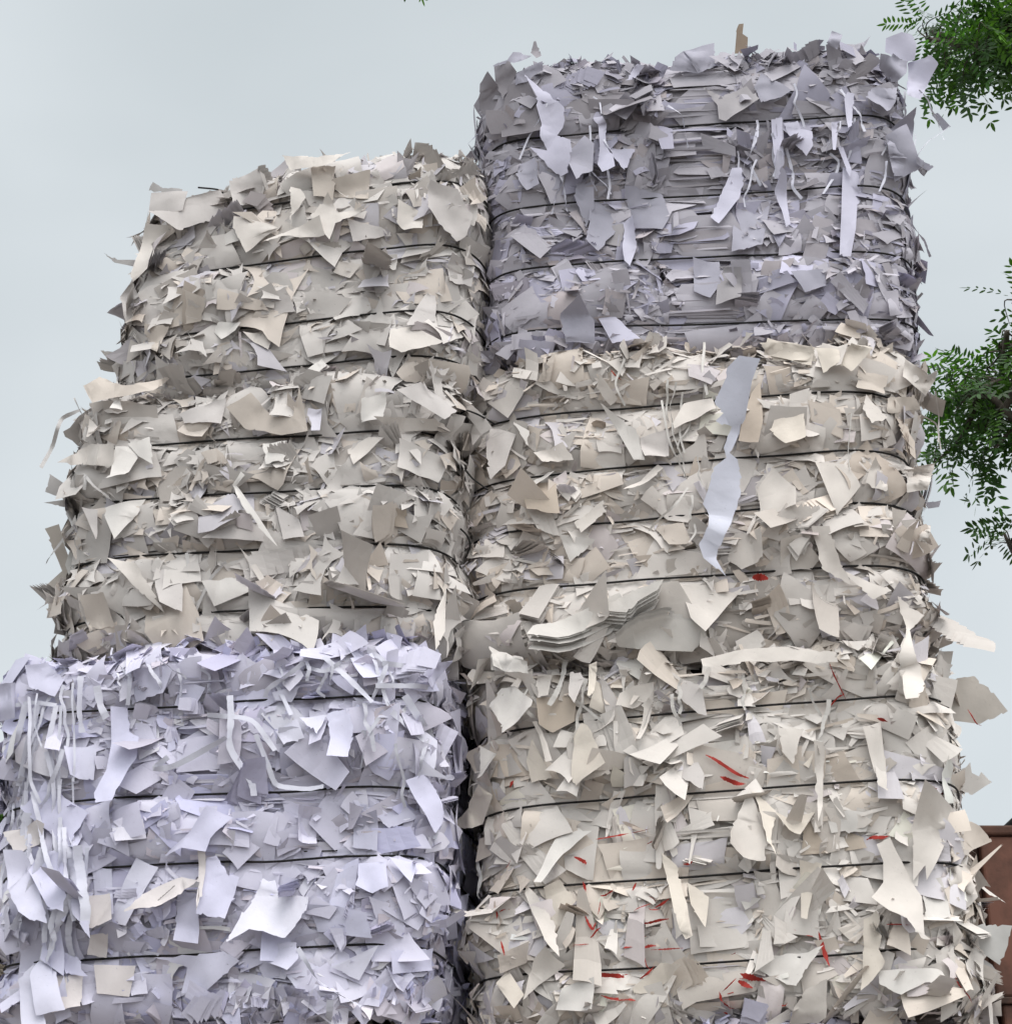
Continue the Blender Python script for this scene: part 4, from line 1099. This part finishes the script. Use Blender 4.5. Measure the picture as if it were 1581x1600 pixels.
# ------------------------------------------------------------------ rust-brown steel container at the right edge
ct = empty('steel_container', (2.75, 6.3, 0)); tag(ct, 'rust-brown steel container with a dark gap beside the right-hand bales', 'container')
YC = 5.75
zt = at(1545, 1292, YC)[2]; xl = at(1534, 1400, YC)[0]; zs = at(1550, 1563, YC)[2]
def bx(name, m, *d, bv=.008):
    V, F = [], []; box(V, F, *d); return bevel(mesh_obj(name, np.array(V, float), F, m, ct), bv)
bx('side_panel', M_RUST, xl + .012, xl + 2.6, YC, YC + .05, zs + .012, zt - .03)
bx('lower_panel', M_RUST, xl + .03, xl + 2.6, YC + .006, YC + .05, .35, zs - .012)
bx('seam_rail', M_RUST2, xl + .02, xl + 2.6, YC - .004, YC + .052, zs - .011, zs + .011, bv=.004)
bx('top_rail', M_RUST2, xl - .01, xl + 2.62, YC - .012, YC + .10, zt - .029, zt + .004)
bx('corner_post', M_RUST2, xl - .05, xl + .011, YC + .03, YC + .12, .2, zt - .031)
bx('end_panel', M_RUST, xl - .02, xl + .03, YC + .121, YC + 2.2, .35, zt - .04)
bx('rear_panel', M_RUST, xl + .031, xl + 2.6, YC + 2.15, YC + 2.2, .35, zt - .04)
bx('roof', M_RUST2, xl + .031, xl + 2.59, YC + .101, YC + 2.149, zt - .04, zt - .012)
bx('base_frame', M_RUST2, xl - .02, xl + 2.62, YC + .02, YC + 2.2, .0, .34)
for i in range(5): bx('stiffener', M_RUST, xl + .5 + i * .48, xl + .56 + i * .48, YC - .028, YC - .001, .36, zt - .031, bv=.006)
pp = at(1574, 1283, YC + .12); 
V1_, F1_ = tube([(pp[0] + .02, YC + .02, zt + .030), (pp[0] + .02, YC + .3, zt + .030), (pp[0] + .03, YC + 1.4, zt + .030)], .026, 16)
po = mesh_obj('rubber_hose', V1_, F1_, M_BLACK, None, None, True); tag(po, 'black hose end lying on top of the rust-brown container', 'hose')
so = po.modifiers.new('wall', 'SOLIDIFY'); so.thickness = .005

# dark shed behind the left edge
sh = empty('open_shed', (-3.6, 8.4, 0)); tag(sh, 'dark open shed behind the bales at the lower left edge', 'shed')
def sx(name, m, *d):
    V, F = [], []; box(V, F, *d); return mesh_obj(name, np.array(V, float), F, m, sh)
M_SHED = noise_mat('shade_dark_steel', (.01, .01, .011), (.03, .028, .026), 3, .8, .3)  # the shade inside the shed is put into this near-black colour
sx('rear_wall', M_SHED, -5.5, -1.75, 10.0, 10.08, 0, 2.85); sx('side_wall', M_SHED, -1.83, -1.75, 7.4, 9.99, 0, 2.85)
sx('roof', M_SHED, -5.6, -1.7, 7.3, 10.1, 2.86, 2.92)
for x in (-5.45, -3.6): sx('post', M_SHED, x, x + .1, 7.4, 7.5, 0, 2.855)

# ------------------------------------------------------------------ trees with feathery compound leaves
def leaves(tw, r, n_leaf, ll=.055, pairs=(5, 9), length=.17, droop=.5):
    """compound leaves along twigs; tw = list of (P, dir). Each leaf: rachis with paired leaflets"""
    LV, LC = [], []
    n = len(tw); P = np.array([t[0] for t in tw]); D = unit(np.array([t[1] for t in tw]))
    for k in range(n):
        L_ = length * r.uniform(.7, 1.2); m = r.integers(*pairs); d = D[k].copy(); side = unit(np.cross(d, [0, 0, 1.0]) + 1e-5)
        roll = r.normal(0, .5); upv = np.cross(side, d); side = side * math.cos(roll) + upv * math.sin(roll)
        col = np.array([.038, .088, .026]) * r.lognormal(0, .35) * (np.array([1.7, 1.6, .9]) if r.random() < .3 else 1)
        p = P[k].copy()
        for j in range(m):
            p = p + d * (L_ / m); d = unit(d + np.array([0, 0, -droop / m]))
            for sgn in (-1, 1):
                if r.random() < .08: continue
                ax = unit(side * sgn + d * .45 + r.normal(0, .12, 3)); l = ll * r.uniform(.75, 1.1) * (1 - .3 * abs(j / m - .5)); w = l * .145
                nn = unit(np.cross(ax, d)); wv = unit(np.cross(nn, ax)) * w
                q = p + ax * .003
                LV.append([q, q + ax * l * .3 + wv, q + ax * l * .72 + wv * .85, q + ax * l, q + ax * l * .72 - wv * .85, q + ax * l * .3 - wv])
                LC.append(col * r.normal(1, .08))
        ax = d; LV.append([p, p + ax * ll * .3 + side * ll * .17, p + ax * ll * .7 + side * ll * .14, p + ax * ll, p + ax * ll * .7 - side * ll * .14, p + ax * ll * .3 - side * ll * .17]); LC.append(col)
    V = np.array(LV); return V.reshape(-1, 3), np.arange(len(V) * 6).reshape(-1, 6), np.repeat(np.clip(np.array(LC), .004, .6), 6, 0)
def smooth_path(p, k=6, it=5, wob=0, r=None):
    p = np.array(p, float); n = len(p); tt = np.linspace(0, n - 1, (n - 1) * k + 1); Q = np.stack([np.interp(tt, np.arange(n), p[:, i]) for i in range(3)], -1)
    if wob: Q[1:-1] += r.normal(0, wob, Q[1:-1].shape)
    for _ in range(it): Q[1:-1] = (Q[:-2] + 2 * Q[1:-1] + Q[2:]) / 4
    return Q
def grow(r, limbs, blobs, per, spread_tw=.22):
    """twigs reach from the nearest limb point into each blob (centre, radii, count)"""
    tubes, tw = [], []
    pool = np.concatenate(limbs)
    for c, rad, cnt in blobs:
        c = np.array(c); rad = np.array(rad)
        a = pool[np.argmin(((pool - c) ** 2).sum(1))]
        Q = smooth_path([a, (a + c) / 2 + r.normal(0, .08, 3) + [0, 0, .08], c], 5, 3)
        tubes.append(tube(Q, np.linspace(.02, .008, len(Q)), 5))
        for _ in range(cnt):
            e_ = c + rad * unit(r.normal(0, 1, 3)) * r.random() ** .45
            s_ = Q[r.integers(len(Q) // 2, len(Q))]
            t_ = smooth_path([s_, (s_ + e_) / 2 + r.normal(0, .04, 3) + [0, 0, .04], e_], 4, 2)
            tubes.append(tube(t_, np.linspace(.006, .002, len(t_)), 3))
            dd = unit(t_[-1] - t_[-3])
            for j in range(per):
                f = r.integers(len(t_) // 2, len(t_)); tw.append((t_[f], unit(dd + r.normal(0, .75, 3) + [0, 0, -.25])))
    return tubes, tw
def tree(name, label, cat, trunk, limbs, blobs, seed, per=6, ll=.062, r0=.2, tr=(.06, .015)):
    r = np.random.default_rng(seed); e = empty(name, tuple(trunk[0])); tag(e, label, cat)
    T = smooth_path(trunk, 8, 4, .01, r); V, F = tube(T, np.linspace(r0, r0 * .45, len(T)), 14)
    mesh_obj('trunk', V, F, M_BARK, e, None, True)
    Ls = []
    for l in limbs:
        Q = smooth_path(l, 8, 4, .02, r); Ls.append(Q); V, F = tube(Q, np.linspace(tr[0], tr[1], len(Q)), 8)
        mesh_obj('limb', V, F, M_BARK, e, None, True)
    tb, tw = grow(r, Ls, blobs, per)
    V, F = join(tb); o = mesh_obj('twigs', V, F, M_BARK, e, None, True); o['kind'] = 'stuff'
    V, F, Cc = leaves(tw, r, 0, ll, length=ll * 3.8); o = mesh_obj('crown', V, F, M_LEAF, e, Cc); o['kind'] = 'stuff'
    return e
YT = 8.2
A3 = lambda px, py, Y=YT: at(px, py, Y)
bl = []
for px, py, rx, ry, cnt in ((1540, 60, 55, 50, 26), (1575, 110, 45, 45, 20), (1500, 145, 24, 22, 10), (1452, 55, 30, 18, 4), (1490, 15, 30, 20, 6), (1600, 20, 60, 60, 34),
                            (1480, 100, 12, 30, 5),
                            (1570, 560, 45, 50, 15), (1530, 590, 36, 36, 11), (1492, 630, 22, 30, 9), (1560, 640, 40, 30, 10), (1477, 690, 9, 28, 4), (1610, 600, 40, 60, 14), (1572, 500, 16, 20, 4), (1560, 690, 20, 12, 3),
                            (1600, 790, 16, 10, 3), (1590, 800, 12, 6, 2), (1625, 810, 18, 12, 4),
                            (1760, 300, 100, 180, 50), (1780, 650, 90, 120, 50), (1750, -80, 130, 90, 60), (1600, -130, 100, 60, 34)):
    c = A3(px, py); dep = project(c)[2]; s = dep / FPX
    bl.append((c + [0, rng.normal(0, .25), 0], (rx * s, .35, ry * s), cnt))
tree('feathery_tree', 'dark green tree with feathery compound leaves reaching in behind the right-hand stack', 'tree',
     [(4.9, 8.9, 0), (4.75, 8.8, 2.2), (4.5, 8.6, 4.4), (4.3, 8.5, 6.2)],
     [[(4.5, 8.6, 4.2), A3(1700, 760), A3(1600, 660), A3(1530, 610)], [(4.4, 8.5, 5.2), A3(1720, 480), A3(1620, 540), A3(1560, 540)],
      [(4.3, 8.5, 6.1), A3(1700, 150), A3(1600, 90), A3(1510, 70)], [(4.4, 8.6, 5.0), A3(1680, 860), A3(1620, 850), A3(1580, 845)],
      [(4.3, 8.5, 6.0), A3(1750, -60), A3(1600, -90), A3(1480, -60)]], bl, 41, 4)
# a second tree overhead whose lowest sprig dips into the top of the picture
c0 = at(636, -14, 5.0)
tree('overhanging_tree', 'tree whose dark sprig tip just enters the sky at the top edge', 'tree',
     [(-3.9, .4, 0), (-3.8, .5, 2.5), (-3.5, .7, 5.0), (-3.2, .9, 6.6)],
     [[(-3.5, .7, 5.0), (-2.4, 2.4, 6.7), (-1.2, 4.2, 6.9), tuple(c0 + [0, 0, .35])]],
     [(c0 + [0, 0, .115], (.03, .03, .03), 3), (c0 + [-.8, -.4, 1.0], (.4, .3, .15), 20), (c0 + [-1.5, -1.2, 1.3], (.5, .4, .2), 25)], 43, 5, .035)
# green shrub glimpsed at the left edge
g0 = at(14, 1290, 6.9)
tree('green_shrub', 'bright green shrub glimpsed between papers at the lower left edge', 'shrub',
     [(g0[0] - .25, 7.2, 0), (g0[0] - .2, 7.1, 1.2), (g0[0] - .1, 7.0, 2.4)], [[(g0[0] - .15, 7.0, 1.8), tuple(g0 + [-.1, 0, -.1])]],
     [(g0, (.12, .12, .10), 26), (g0 + [-.25, .1, -.1], (.25, .2, .3), 40)], 44, 7, .04, .03, (.02, .01))
